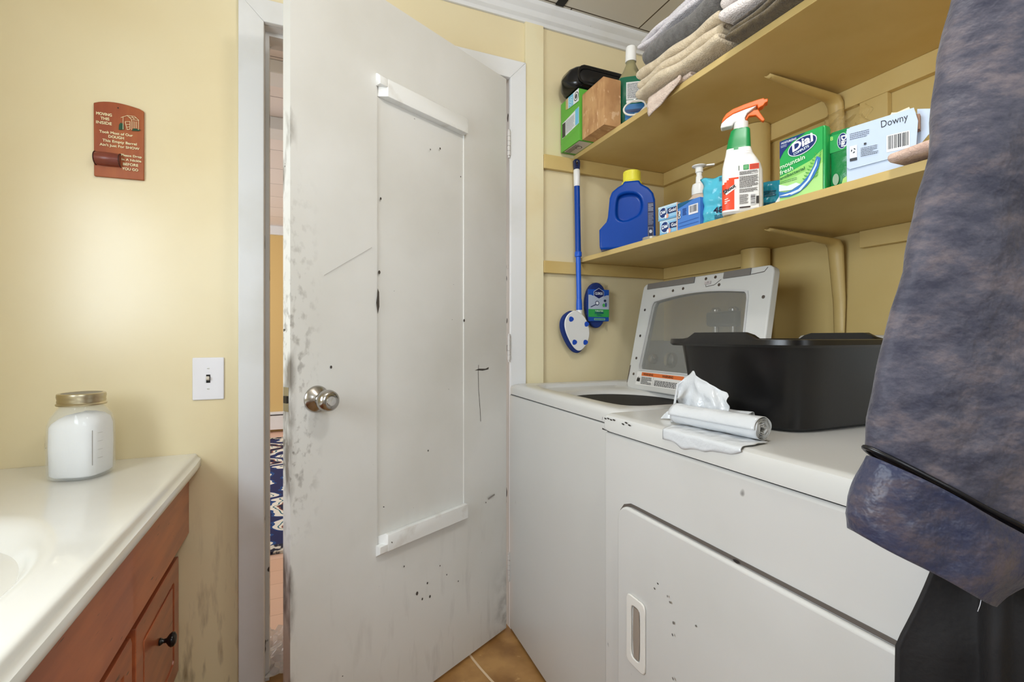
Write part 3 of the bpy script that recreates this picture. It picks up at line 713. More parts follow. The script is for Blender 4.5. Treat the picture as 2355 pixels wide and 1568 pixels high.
for a, c in (((-0.050, 0.108), (-0.0535, 0.103)), ((-0.0535, 0.103), (-0.052, 0.096)), ((-0.052, 0.096), (-0.046, 0.094)), ((-0.044, 0.092), (-0.050, 0.072)), ((-0.040, 0.080), (-0.038, 0.082))): P.line(a, c, 0.0012, ink)
P.build('embossing', J, fn=jm)

# ------------------------------------------------------------------ washer
WM = thing('washing_machine', 'white top loading washer with its glass lid raised, beside the door', 'washer', (0.685, 1.6335, 0), math.radians(-91.24))
ww, wd, wtop, wseam = 0.69, 0.640, 0.906, 0.866
finish('cabinet', bx((0, 0.0, 0.012), (ww, wd, wseam)), M_white, WM, bevel=0.004, seg=3)
finish('seam', bx((0.004, 0.004, wseam), (ww-0.004, wd-0.004, wseam+0.0035)), M_dark, WM)
for x in (0.04, ww-0.04):
    for y in (0.04, wd-0.04):
        bm = nb(); lathe(bm, [(0.018, 0), (0.018, 0.012)], 16, M=Matrix.Translation((x, y, 0))); finish('foot', bm, M_grey, WM)
bm = nb(); N = 96; cx, cy = 0.355, 0.262
outer = rrect(0.0, -0.001, ww, wd, 0.012, 4)
O = polar_match(outer, cx, cy, N)
def insetp(d): return polar_match(rrect(d, -0.001+d, ww-d, wd-d, 0.012, 4), cx, cy, N)
loops = [[(x, y, wseam+0.0035) for x, y in O], [(x, y, wtop-0.016) for x, y in O], [(x, y, wtop-0.006) for x, y in insetp(0.003)], [(x, y, wtop-0.001) for x, y in insetp(0.010)], [(x, y, wtop) for x, y in insetp(0.022)]]
def sup(a, b, e, z): return [(cx+p[0], cy+p[1], z) for p in [(k*math.cos(2*PI*i/N), k*math.sin(2*PI*i/N)) for i in range(N) for k in [1/((abs(math.cos(2*PI*i/N))/a)**e+(abs(math.sin(2*PI*i/N))/b)**e)**(1/e)]]]
loops += [sup(0.300, 0.212, 8, wtop), sup(0.292, 0.204, 8, wtop-0.003), sup(0.286, 0.198, 7, wtop-0.014), sup(0.262, 0.196, 3.2, wtop-0.020), sup(0.232, 0.194, 2.3, wtop-0.022), sup(0.222, 0.189, 2.1, wtop-0.030), sup(0.212, 0.185, 2.05, wtop-0.046), sup(0.206, 0.182, 2, wtop-0.06)]
loft(bm, loops, cap0=False, cap1=False); bmesh.ops.recalc_face_normals(bm, faces=bm.faces)
finish('top_deck', bm, M_white, WM, smooth='auto')
bm = nb(); loft(bm, [sup(0.209, 0.185, 2, wtop-0.061), sup(0.219, 0.193, 2, wtop-0.10), sup(0.222, 0.197, 2, 0.45), sup(0.1, 0.09, 2, 0.44)], cap0=False)
finish('drum', bm, mat('steel_drum', (96, 92, 92), 0.45, metal=0.7), WM, smooth='auto')
# console behind the lid
bm = nb()
prof = [(0.562, wtop+0.0005), (0.584, 1.050), (0.592, 1.062), (0.632, 1.062), (0.638, wtop+0.0005)]
loft(bm, [[(x, a, b) for a, b in prof] for x in (0.01, ww-0.01)]); bmesh.ops.recalc_face_normals(bm, faces=bm.faces)
co = finish('console', bm, mat('grey_console', (150, 150, 152), 0.35), WM, bevel=0.004)
for x, r in ((0.20, 0.030), (0.10, 0.020), (0.36, 0.016), (0.45, 0.016)):
    bm = nb(); lathe(bm, [(r, 0), (r*0.9, 0.018), (r*0.6, 0.024), (0.002, 0.025)], 24, M=Matrix.Translation((x, 0.5735, 0.99)) @ Matrix.Rotation(PI/2-0.12, 4, 'X'))
    finish('knob', bm, M_steel, co, smooth='auto')
# lid
LM = Matrix.Translation((0.112, 0.430, wtop-0.0205)) @ Matrix.Rotation(math.radians(-11.9), 4, 'X')
lw, lh = 0.575, 0.402
inner = [(0.060, 0.075), (0.526, 0.075), (0.524, 0.10)]+[(0.510+0.0*k, 0.312) for k in range(1)]+[(0.504-0.42*k/12, 0.322+0.024*math.sin(PI*(0.12+0.80*k/12))) for k in range(13)]+[(0.077, 0.315)]
inner = [(x*0.575/0.586, z) for x, z in inner]
bm = nb(); outl = rrect(0, 0, lw, lh, 0.020, 6)
outl = [(x+(0.010*(1-z/lh) if x > lw/2 else -0.0), z) for x, z in outl]
ring_plate(bm, outl, inner, 0.0, 0.026, n=160, M=LM)
lid = finish('lid', bm, M_white, WM, bevel=0.004, seg=3, ang=50)
bm = nb(); prism(bm, inner, 0.010, 0.014, M=LM); bmesh.ops.recalc_face_normals(bm, faces=bm.faces)
gm = mat('smoked_lid_glass', (150, 150, 144), 0.22, alpha=0.42, spec=0.6)
finish('lid_glass', bm, gm, lid)
bm = nb(); ring_plate(bm, [(0.293+(x-0.293)*1.022, 0.20+(z-0.20)*1.03) for x, z in inner], [(0.293+(x-0.293)*0.995, 0.20+(z-0.20)*0.992) for x, z in inner], -0.0025, -0.0002, n=160, M=LM)
finish('glass_rim', bm, mat('grey_rim', (196, 196, 196), 0.35), lid)
for x0, x1 in ((0.03, 0.275), (0.40, 0.50)):
    finish('lid_bumper', bx((x0, -0.004, 0.388-0.010), (x1, -0.0005, 0.402)) if False else (lambda b: (box(b, (x0, -0.0045, 0.379), (x1, -0.0005, 0.4005), M=LM), b)[1])(nb()), M_grey, lid, bevel=0.001)
bm = nb(); box(bm, (0.325, -0.004, 0.368), (0.350, -0.0005, 0.378), M=LM); box(bm, (0.333, -0.010, 0.371), (0.343, -0.004, 0.376), M=LM); finish('latch_strike', bm, mat('strike', (200, 192, 190), 0.4), lid)
for x, z in ((0.075, 0.350), (0.175, 0.362), (0.225, 0.365), (0.385, 0.362), (0.325, 0.388), (0.365, 0.389), (0.035, 0.30), (0.034, 0.20), (0.034, 0.115), (0.034, 0.055), (0.555, 0.31), (0.557, 0.19), (0.557, 0.09)):
    bm = nb(); lathe(bm, [(0.0050, 0.0002), (0.0050, 0.0014), (0.0030, 0.0014), (0.0025, 0.0006)], 14, M=LM @ Matrix.Translation((x, 0, z)) @ Matrix.Rotation(PI/2, 4, 'X')); finish('screw', bm, mat('screw_steel', (120, 112, 106), 0.3, metal=0.9), lid)
P = Print(0.0002)
P.rect(0.055, 0.018, 0.30, 0.066, (232, 230, 226)); P.rect(0.082, 0.052, 0.30, 0.065, (222, 112, 50))
P.text('WARNING', 0.092, 0.0545, 0.008, (40, 24, 18), bold=0.06); P.text('WARNING', 0.195, 0.0545, 0.008, (40, 24, 18), bold=0.06)
P.fine(0.085, 0.022, 0.145, 0.049, 6, (70, 68, 66), 3); P.fine(0.160, 0.022, 0.295, 0.042, 5, (70, 68, 66), 4); P.line((0.152, 0.020), (0.152, 0.051), 0.0006, (70, 68, 66), True)
P.poly([(0.060, 0.034), (0.062, 0.046), (0.066, 0.040), (0.068, 0.048), (0.072, 0.041), (0.078, 0.045), (0.078, 0.030), (0.060, 0.030)], (36, 34, 32))
P.build('warning_label', lid, fn=lambda u, v, h: LM @ Vector((u, -0.0003-h, v)))
P = Print(0.0002)
P.line((0.325, 0.377), (0.330, 0.361), 0.002, (70, 64, 60)); P.line((0.330, 0.361), (0.365, 0.364), 0.002, (70, 64, 60)); P.line((0.365, 0.364), (0.390, 0.379), 0.002, (70, 64, 60)); P.line((0.500, 0.381), (0.545, 0.384), 0.002, (70, 64, 60)); P.line((0.545, 0.384), (0.555, 0.396), 0.002, (70, 64, 60))
P.build('latch_groove', lid, fn=lambda u, v, h: LM @ Vector((u, -0.0003-h, v)))
P = Print(0.0002)
P.poly([(0.002, 0.085), (0.008, 0.088), (0.007, 0.05), (0.004, 0.02), (0.001, 0.02)], (92, 78, 68))
P.build('worn_corner', lid, fn=lambda u, v, h: LM @ Vector((u, -0.0003-h, v)))
# water valves behind the lid
t = thing('water_valve_pair', 'dark water valves on the wall seen through the washer lid glass', 'valve', (RW-0.001, 1.30, 1.115), -PI/2)
bm = nb(); box(bm, (-0.07, -0.05, 0.00), (0.07, 0, 0.055)); finish('valve_box', bm, mat('dark_valve', (44, 46, 58), 0.35), t, bevel=0.01)
for x in (-0.04, 0.04):
    bm = nb(); lathe(bm, [(0.012, -0.03), (0.012, 0.0)], 14, M=Matrix.Translation((x, -0.028, 0))); finish('hose_end', bm, M_steel, t, smooth='auto')
    bm = nb(); lathe(bm, [(0.018, 0.055), (0.018, 0.062), (0.01, 0.07)], 14, M=Matrix.Translation((x, -0.028, 0))); finish('valve_handle', bm, M_steel, t, smooth='auto')

# ------------------------------------------------------------------ dryer
DR = thing('clothes_dryer', 'white clothes dryer carrying the black tub and bag rolls', 'dryer', (0.613, 0.919, 0), -PI/2)
dw, dd, dtop, dseam = 0.685, 0.74, 0.908, 0.866
finish('cabinet', bx((0.003, 0.003, 0.012), (dw-0.003, dd, dseam)), M_whited, DR, bevel=0.006, seg=3)
finish('seam', bx((0.006, 0.008, dseam), (dw-0.006, dd-0.004, dseam+0.004)), M_dark, DR)
bm = nb()
O = [(x, y) for x, y in rrect(0, 0, dw, dd, 0.010, 4)]
def ins2(d): return rrect(d, d, dw-d, dd-d, 0.012, 4)
loft(bm, [[(x, y, dseam+0.004) for x, y in O], [(x, y, dtop-0.012) for x, y in O], [(x, y, dtop-0.004) for x, y in ins2(0.003)], [(x, y, dtop-0.0005) for x, y in ins2(0.010)],
          [(x, y, dtop) for x, y in ins2(0.018)], [(x, y, dtop-0.0002) for x, y in ins2(0.03)]]); bmesh.ops.recalc_face_normals(bm, faces=bm.faces)
finish('top_panel', bm, M_white, DR, smooth='auto')
bm = nb(); prof = [(0.60, dtop+0.0005), (0.625, 1.070), (0.64, 1.083), (0.72, 1.083), (0.735, dtop+0.0005)]
loft(bm, [[(x, a, b) for a, b in prof] for x in (0.005, dw-0.005)]); bmesh.ops.recalc_face_normals(bm, faces=bm.faces)
dc = finish('console', bm, M_white, DR, bevel=0.006, seg=3)
bm = nb(); lathe(bm, [(0.03, 0), (0.026, 0.02), (0.002, 0.021)], 24, M=Matrix.Translation((0.5, 0.610, 1.0)) @ Matrix.Rotation(PI/2-0.12, 4, 'X')); finish('dial', bm, M_plastw, dc, smooth='auto')
for x in (0.04, dw-0.04):
    for y in (0.04, dd-0.04):
        bm = nb(); lathe(bm, [(0.018, 0), (0.018, 0.012)], 16, M=Matrix.Translation((x, y, 0))); finish('foot', bm, M_grey, DR)
# dryer door, proud of the front, with a dark joint around it
dx0, dx1, dz0, dz1 = 0.069, 0.630, 0.13, 0.729
bm = nb(); ring_plate(bm, rrect(dx0-0.006, dz0-0.006, dx1+0.006, dz1+0.006, 0.040, 8), rrect(dx0-0.0005, dz0-0.0005, dx1+0.0005, dz1+0.0005, 0.036, 8), 0.0, 0.0027, n=128); finish('door_joint', bm, mat('grey_joint', (92, 84, 78), 0.6), DR)
bm = nb(); hx0, hx1, hz0, hz1 = 0.111, 0.160, 0.428, 0.552
hol = rrect(hx0+0.010, hz0+0.010, hx1-0.010, hz1-0.010, 0.0095, 6)
prism(bm, rrect(dx0, dz0, dx1, dz1, 0.036, 8), -0.010, 0.0024); bmesh.ops.recalc_face_normals(bm, faces=bm.faces)
ddo = finish('dryer_door', bm, M_whited, DR, bevel=0.005, seg=4)
bm = nb(); ring_plate(bm, rrect(hx0-0.004, hz0-0.006, hx1+0.004, hz1+0.008, 0.010, 6), hol, -0.0145, -0.0102, n=72); finish('handle', bm, mat('handle_plastic', (224, 221, 214), 0.35), ddo, bevel=0.0015)
bm = nb(); lathe(bm, [(0.008, hz0+0.012), (0.011, hz0+0.05), (0.009, hz1-0.012)], 14, M=Matrix.Translation((0.1355, -0.0115, 0)) @ Matrix.Diagonal((1, 0.25, 1, 1))); finish('handle_recess_shade', bm, mat('handle_shadow', (150, 138, 126), 0.5), ddo, smooth='auto')  # darker solid in the handle opening, shade of the hollow put into its colour
P = Print(0.0002); dk = (40, 36, 34)
R = random.Random(3)
for k in range(9):
    x = 0.006+0.011*k; z = 0.9000+R.uniform(-0.004, 0.0015)
    if k in (4, 5): continue
    P.poly([(x, z), (x+0.006, z+0.001), (x+0.011, z-0.001), (x+0.007, z-0.003), (x+0.003, z-0.002)], dk)
P.poly([(0.001, 0.8705), (0.03, 0.8705), (0.012, 0.8725), (0.002, 0.8745)], dk)
P.poly([(0.0008, 0.888), (0.0022, 0.898), (0.004, 0.8995), (0.003, 0.895)], dk)
P.ell(0.369, dz1+0.003, 0.006, 0.0025, dk)
P.build('paint_chips', DR, y=-0.0004)
P = Print(0.0002)
for k in range(34):
    x = R.uniform(0.09, 0.55); z = R.uniform(0.2, 0.62)
    if 0.09 < x < 0.18 and 0.40 < z < 0.57: continue
    s_ = R.uniform(0.0008, 0.0022); P.ell(x, z, s_, s_*R.uniform(0.8, 2), (120, 116, 110) if k % 3 else (60, 58, 56), R.uniform(0, 3), n=8)
P.build('scuff_marks', ddo, y=-0.0102)
# ------------------------------------------------------------------ black tub on the dryer
t = thing('plastic_tub', 'large black plastic tub with two handle humps on the dryer top', 'tub', (0.925, 0.712, dtop+0.0006), 0)
A, B_ = 0.185, 0.170; hT = 0.166
bm = nb()
def tr(a, b, z, e=5.5, n=96): return superring(0, 0, z, a, b, n, e)
def hump(v):
    return v
outer_l = [tr(A-0.045, B_-0.045, 0.0), tr(A-0.036, B_-0.036, 0.006), tr(A-0.017, B_-0.017, hT-0.016), tr(A-0.016, B_-0.016, hT-0.0145), tr(A+0.000, B_+0.000, hT-0.0145), tr(A+0.004, B_+0.004, hT-0.010), tr(A+0.003, B_+0.003, hT-0.001)]
top_l = [tr(A-0.002, B_-0.002, hT), tr(A-0.015, B_-0.015, hT), tr(A-0.019, B_-0.019, hT-0.003), tr(A-0.039, B_-0.039, 0.009), tr(A-0.048, B_-0.048, 0.004)]
loft(bm, outer_l+top_l); bmesh.ops.recalc_face_normals(bm, faces=bm.faces)
for v in bm.verts:
    if v.co.z > hT-0.0016 and abs(v.co.x) > A-0.03 and abs(v.co.x) < A+0.001:
        k = abs(v.co.y)/0.088
        h = max(0, min(1, (1-k)/0.28)); h = h*h*(3-2*h)
        v.co.z += 0.013*h*(1 if v.co.z > hT-0.0148 else 0)
finish('tub_body', bm, M_black, t, smooth='auto')

# ------------------------------------------------------------------ bag rolls
M_bag = mat('white_bag_film', (208, 211, 214), 0.22, bump=(42, 0.55, 0.006), spec=0.6)
def bag_roll(name, label, loc, rz, L, r0, r1, turns, seed, flap=0, stand=0, sq=0.93):
    t = thing(name, label, 'trash bags', loc, rz, 'bag rolls on the dryer')
    bm = nb(); rings = []; n = int(turns*40)
    for i in range(n+1):
        u = i/n; a = 2*PI*turns*u; r = r0+(r1-r0)*u
        row = []
        for j in range(25):
            x = -L/2+L*j/24; 
            e = 0.0012*noise.noise(Vector((x*30, math.cos(a)*2, seed+u*2)))+0.0006*math.sin(5*a+seed)*(1-u)*2
            e += 0.0016*noise.noise(Vector((x*14+seed, a*0.7, 4)))*(u > 0.85)
            xx = x+(0.004*noise.noise(Vector((a*0.8, seed, 0))) if j in (0, 24) else 0)
            rr = r+e
            row.append((xx, rr*math.cos(a)*1.05, r1*sq+0.0014+rr*math.sin(a)*sq))
        rings.append(row)
    loft(bm, rings, closed=False)
    o = finish('roll', bm, M_bag, t, smooth=True)
    md = o.modifiers.new('s', 'SOLIDIFY'); md.thickness = 0.0007; md.offset = 0
    return t
def sheet(name, parent, fn, nu, nv, m, th=0.0008, smooth=True):
    bm = nb(); rows = [[fn(i/nu, j/nv) for j in range(nv+1)] for i in range(nu+1)]
    loft(bm, rows, closed=False)
    o = finish(name, bm, m, parent, smooth=smooth)
    if th: md = o.modifiers.new('s', 'SOLIDIFY'); md.thickness = th; md.offset = 0
    return o
rz = math.radians(-84)
bt = bag_roll('trash_bag_roll', 'larger loose roll of white plastic bags at the front of the dryer', (0.668, 0.645, dtop+0.0006), rz, 0.178, 0.005, 0.0218, 5.5, 2)
def flapf(u, v):
    # from under the roll, over the dryer's front edge and a little down its face
    x = -0.078+0.175*u+0.005*noise.noise(Vector((u*4, v*3, 9)))
    hang = 0.010+0.012*math.sin(PI*min(1, u*0.9))+0.006*noise.noise(Vector((u*5, 0, 4)))
    a = v*(0.056+hang); y = -a
    wx = 0.668+0.1045*x-0.9945*a; z = 0.0024+0.0025*max(0, noise.noise(Vector((u*7, v*4, 2))))
    if wx < 0.630:
        e = 0.630-wx
        if e < 0.017: z -= 0.004*(e/0.017)**2; wx2 = wx-0.001*(e/0.017)
        else: z -= 0.004+(e-0.017)*1.0; wx2 = 0.612-0.06*(e-0.017)
        y = (wx2-0.668-0.1045*x)/0.9945
    return (x, y, z)
sheet('loose_flap', bt, flapf, 44, 18, M_bag)
def standf(u, v):
    # crumpled bag mouth standing up at the far end of the roll
    x = -0.118+0.118*u-0.010*v+0.006*noise.noise(Vector((u*5, v*5, 1)))
    y = 0.030+0.016*v+0.010*noise.noise(Vector((u*4.5, v*3.5, 6)))+0.005*math.sin(u*9)*v
    top = (0.070+0.11*u) if u < 0.28 else (0.101-0.042*(u-0.28)/0.72)
    z = 0.002+v*max(0.035, top)+0.003*noise.noise(Vector((u*9, v*9, 3)))*v
    return (x-0.0*v, y, z)
sheet('crumpled_bag_end', bt, standf, 30, 24, M_bag, smooth=True)
def stand2(u, v):
    x = -0.150+0.045*u+0.006*v
    y = 0.020+0.012*math.sin(u*5)+0.008*v
    z = 0.0015+v*(0.012+0.068*u)+0.002*noise.noise(Vector((u*6, v*6, 8)))*v
    return (x, y, z)
sheet('crumpled_bag_end', bt, stand2, 18, 16, M_bag)
bag_roll('trash_bag_roll', 'smaller rolled white plastic bags tucked between large roll and tub', (0.738, 0.688, dtop+0.0006), math.radians(-82), 0.105, 0.006, 0.0180, 4, 7)

# ------------------------------------------------------------------ wand on the door wall
M_hookm = mat('hook_wire', (170, 168, 160), 0.3, metal=1.0)
t = thing('cup_hook', 'small metal hook in the upper cleat holding the scrub wand', 'hook', (0.962, BW-0.0202, 1.770))
bm = nb(); tube(bm, [(0, 0, 0), (0, -0.010, -0.001), (0, -0.017, -0.006), (0, -0.018, -0.014), (0, -0.013, -0.019), (0, -0.007, -0.016)], 0.0012, 8); finish('hook_wire', bm, M_hookm, t, smooth=True)
Wn = thing('scrub_wand', 'blue and white scrubbing wand hanging from the cleat hook', 'brush', (0.962, BW-0.0335, 1.7535), 0)
Wn.rotation_euler = (0, math.radians(-1.2), 0)
M_pad = mat('navy_scrub_pad', (28, 52, 120), 0.9, bump=(220, 0.7, 0.003))
bm = nb(); ring_plate(bm, [(-0.013, 0.004), (-0.010, 0.010), (0, 0.012), (0.010, 0.010), (0.013, 0.004), (0.0125, -0.012), (0.010, -0.03), (-0.010, -0.03), (-0.0125, -0.012)][::-1],
                      [(-0.006, 0.0), (-0.004, 0.006), (0.004, 0.006), (0.006, 0.0), (0.0, -0.018)][::-1], -0.006, 0.006, n=48)
finish('hanging_loop', bm, mat('navy_plastic', (30, 44, 84), 0.35), Wn, bevel=0.002)
def vt(bm, z0, z1, r, mi=0, n=24): lathe(bm, [(r, z0), (r, z1)], n, mi=mi)
bm = nb(); lathe(bm, [(0.0110, -0.092), (0.0122, -0.090), (0.0126, -0.06), (0.0130, -0.031), (0.0100, -0.027)], 24); finish('grip', bm, M_plastw, Wn, smooth='auto')
bm = nb(); vt(bm, -0.345, -0.0922, 0.0112); finish('upper_pole', bm, M_blue, Wn, smooth='auto')
bm = nb(); lathe(bm, [(0.0112, -0.366), (0.0138, -0.364), (0.0138, -0.348), (0.0118, -0.3452)], 24); finish('collar', bm, M_blueb, Wn, smooth='auto')
bm = nb(); vt(bm, -0.530, -0.3662, 0.0098); finish('lower_pole', bm, M_blueb, Wn, smooth='auto')
bm = nb(); lathe(bm, [(0.0118, -0.572), (0.0116, -0.548), (0.0104, -0.5302)], 24); finish('collar', bm, M_blueb, Wn, smooth='auto')
bm = nb(); lathe(bm, [(0.007, -0.650), (0.0105, -0.640), (0.0120, -0.60), (0.0122, -0.5722)], 24); finish('neck', bm, M_plastw, Wn, smooth='auto')
# head: iron-shaped plate + pad behind
head = [(-0.045, -0.578), (-0.028, -0.572), (-0.012, -0.580), (0.010, -0.592), (0.026, -0.615), (0.036, -0.645), (0.034, -0.672), (0.022, -0.695), (0.004, -0.712), (-0.012, -0.714), (-0.032, -0.700), (-0.052, -0.672), (-0.068, -0.640), (-0.072, -0.612), (-0.062, -0.590)]
def smooth_closed(P_, it=2):
    for _ in range(it):
        Q = []
        for i in range(len(P_)):
            a = P_[i]; b = P_[(i+1) % len(P_)]
            Q += [(0.75*a[0]+0.25*b[0], 0.75*a[1]+0.25*b[1]), (0.25*a[0]+0.75*b[0], 0.25*a[1]+0.75*b[1])]
        P_ = Q
    return P_
hs = smooth_closed([(-0.016+(x+0.016)*1.10, -0.576+(z+0.576)*1.12) for x, z in head])
TM = Matrix.Translation((0, -0.012, 0)) @ Matrix.Rotation(math.radians(-4), 4, 'X') @ Matrix.Translation((0, 0.0, 0))
TM = Matrix.Translation((0, 0, -0.64)) @ Matrix.Rotation(math.radians(5), 4, 'X') @ Matrix.Rotation(math.radians(4), 4, 'Z') @ Matrix.Translation((0, 0.0, 0.64))
bm = nb(); prism(bm, hs, -0.012, -0.006, M=TM); bmesh.ops.recalc_face_normals(bm, faces=bm.faces); hd = finish('head_plate', bm, M_plastw, Wn, bevel=0.003, seg=3)
sc_ = [(-0.026+(x+0.02)*1.08, -0.650+(z+0.645)*1.05) for x, z in hs]
bm = nb(); prism(bm, sc_, -0.0055, 0.012, M=TM); bmesh.ops.recalc_face_normals(bm, faces=bm.faces); finish('scrub_pad', bm, M_pad, Wn, bevel=0.003)
P = Print(0.0003); bl = (26, 78, 190)
for cx_, cz_ in ((-0.050, -0.606), (-0.032, -0.695), (0.019, -0.697), (0.022, -0.626)):
    P.poly([(cx_+0.011*math.cos(a)*(1+0.25*math.cos(a*1)), cz_+0.010*math.sin(a)) for a in [2*PI*k/16 for k in range(16)]], bl)
P.build('studs', hd, fn=lambda u, v, h: TM @ Vector((u, -0.0123-h, v)))
# refill pack
t = thing('scrub_pad_pack', 'navy refill pad in printed sleeve and clear wrap, hanging beside the wand', 'package', (1.060, BW-0.004, 1.203), 0)
pad = [(0.050*math.sin(a)*(1+0.06*math.cos(a)), 0.090*math.cos(a)) for a in [2*PI*k/40 for k in range(40)]]
bm = nb(); prism(bm, pad, -0.022, -0.002); bmesh.ops.recalc_face_normals(bm, faces=bm.faces); finish('scrub_pad', bm, M_pad, t, bevel=0.004, seg=3)
bm = nb(); prism(bm, rrect(-0.044, -0.064, 0.052, 0.062, 0.003, 2), -0.0285, -0.0225); bmesh.ops.recalc_face_normals(bm, faces=bm.faces)
sl = finish('card_sleeve', bm, mat('blue_card', (20, 76, 168), 0.3), t, bevel=0.001)
P = Print(0.0002)
P.rect(-0.044, -0.020, 0.052, 0.040, (176, 186, 204)); P.poly([(-0.044, 0.062), (0.052, 0.062), (0.052, 0.044), (0.005, 0.027), (-0.044, 0.044)], (20, 82, 186)); P.rect(-0.044, -0.047, 0.052, -0.016, (48, 158, 76))
P.poly([(-0.020, 0.036), (0.004, 0.024), (0.028, 0.036), (0.028, 0.054), (0.004, 0.068), (-0.020, 0.054)], (188, 200, 214)); P.poly([(-0.018, 0.037), (0.004, 0.026), (0.026, 0.037), (0.026, 0.053), (0.004, 0.066), (-0.018, 0.053)], (14, 26, 92))
P.text('CLOROX', 0.004, 0.041, 0.010, (232, 236, 240), align='c', w=0.035, bold=0.06)
P.ell(-0.004, 0.008, 0.009, 0.009, (38, 52, 92)); P.ell(-0.004, 0.008, 0.006, 0.006, (228, 232, 238)); P.line((-0.012, 0.002), (-0.034, -0.008), 0.003, (38, 52, 92), True)
P.ell(0.032, 0.018, 0.006, 0.005, (38, 48, 80)); P.ell(0.026, 0.000, 0.006, 0.007, (70, 168, 84)); P.ell(0.036, 0.002, 0.004, 0.009, (56, 76, 140))
P.text('TUB & TILE', 0.004, -0.026, 0.006, (222, 238, 228), align='c', w=0.036, bold=0.05); P.text('SCRUBBER', 0.004, -0.034, 0.007, (16, 80, 120), align='c', w=0.042, bold=0.08); P.text('REFILL', 0.004, -0.042, 0.005, (16, 80, 120), align='c', w=0.022, bold=0.06)
P.rect(-0.020, -0.060, 0.032, -0.052, (120, 180, 150)); P.fine(-0.017, -0.0585, 0.029, -0.0535, 1, (20, 60, 90), 5, 0.5)
P.build('printed_front', sl, y=-0.0287)
def film(u, v):
    x = -0.058+0.122*u; z = -0.112+0.205*v
    k = 1-abs(2*u-1)**3; k *= 1-abs(2*v-1)**4
    return (x+0.003*noise.noise(Vector((u*3, v*6, 2))), -0.0010-0.031*k-0.0015*abs(noise.noise(Vector((u*7, v*8, 5)))), z)
sheet('clear_wrap', t, film, 24, 30, M_clear, th=0)

# ------------------------------------------------------------------ upper shelf
def shift(fn, dx, dz): return fn
# green and white carton
t = thing('green_carton', 'green and white carton at the far end of the upper shelf', 'box', (0.908, 1.648, UT), -PI/2)
finish('carton', bx((0, 0.0, 0.0), (0.136, 0.20, 0.188)), mat('green_card', (92, 172, 58), 0.4), t, bevel=0.001)
P = Print(0.0002)
P.poly([(0.0, 0.118), (0.136, 0.118), (0.136, 0.045), (0.0, 0.030)], (92, 172, 58)); P.poly([(0.012, 0.050), (0.136, 0.062), (0.136, 0.122), (0.012, 0.108)], (222, 226, 228)); P.rect(0.012, 0.052, 0.036, 0.106, (40, 40, 46)); P.fine(0.040, 0.06, 0.105, 0.108, 12, (170, 172, 178), 2)
P.rect(0.110, 0.062, 0.134, 0.120, (110, 190, 226)); P.poly([(0.040, 0.188), (0.040, 0.150), (0.058, 0.146), (0.058, 0.188)], (190, 168, 120)); P.poly([(0.058, 0.188), (0.058, 0.146), (0.136, 0.142), (0.136, 0.188)], (230, 234, 238))
P.poly([(0.062, 0.188), (0.062, 0.147), (0.096, 0.145), (0.096, 0.188)], (110, 190, 226)); P.text('CO2', 0.088, 0.150, 0.018, (240, 246, 248), rot=PI/2, w=0.03); P.ell(0.118, 0.166, 0.016, 0.016, (34, 36, 40)); P.ell(0.118, 0.166, 0.013, 0.013, (228, 230, 232)); P.ell(0.118, 0.166, 0.007, 0.009, (34, 36, 40))
P.build('printed_side', t, y=-0.0002)
bm = nb()
P = Print(0.0002); P.rect(0.015, 0.004, 0.130, 0.058, (206, 200, 192)); P.ell(0.075, 0.035, 0.014, 0.012, (50, 44, 44)); P.ell(0.075, 0.035, 0.011, 0.009, (206, 200, 192)); P.fine(0.02, 0.008, 0.10, 0.03, 3, (120, 110, 104), 8)
P.build('printed_base', t, fn=lambda u, v, h: (u, v, -0.0003-h))
# cardboard box
t = thing('cardboard_box', 'plain brown cardboard box between the green carton and the bottle', 'box', (0.918, 1.508, UT), -PI/2)
M_card = mat('brown_cardboard', (196, 152, 104), 0.7, var=(16, (176, 130, 86), 0.45, 0.62), stretch=(2.2, 1, 0.8), spots=[(38, (214, 178, 138), 0.62, 0.06)])
finish('carton', bx((0, 0.0, 0.0), (0.140, 0.068, 0.160)), M_card, t, bevel=0.001)
finish('flap', bx((0.003, 0.0, 0.1604), (0.137, 0.034, 0.1625)), M_card, t)
finish('flap', bx((0.003, 0.0345, 0.1604), (0.137, 0.068, 0.1625)), M_card, t)
# black bin on the carton
t = thing('black_bin', 'small glossy black plastic bin lying on the green carton', 'container', (0.985, 1.575, UT+0.1885))
bm = nb(); rings = []
for k in range(15):
    u = k/14; x = -0.112+0.25*u; q = min(1, u/0.30); sz = math.sqrt(max(0.0, 1-(1-q)**2))*0.97+0.03
    rings.append([(x, 0.068*sz*(1 if True else 0)*math.copysign(abs(math.cos(a))**0.55, math.cos(a)), 0.050+0.0495*sz*math.copysign(abs(math.sin(a))**0.6, math.sin(a))) for a in [2*PI*j/32 for j in range(32)]])
loft(bm, rings); bmesh.ops.recalc_face_normals(bm, faces=bm.faces); finish('shell', bm, mat('glossy_black', (14, 14, 16), 0.18), t, smooth='auto')
bm = nb(); ring_plate(bm, rrect(-0.085, 0.015, 0.13, 0.085, 0.03), rrect(-0.078, 0.022, 0.124, 0.078, 0.026), -0.0705, -0.0680, n=64); finish('rim', bm, mat('glossy_black', (14, 14, 16), 0.18), t)
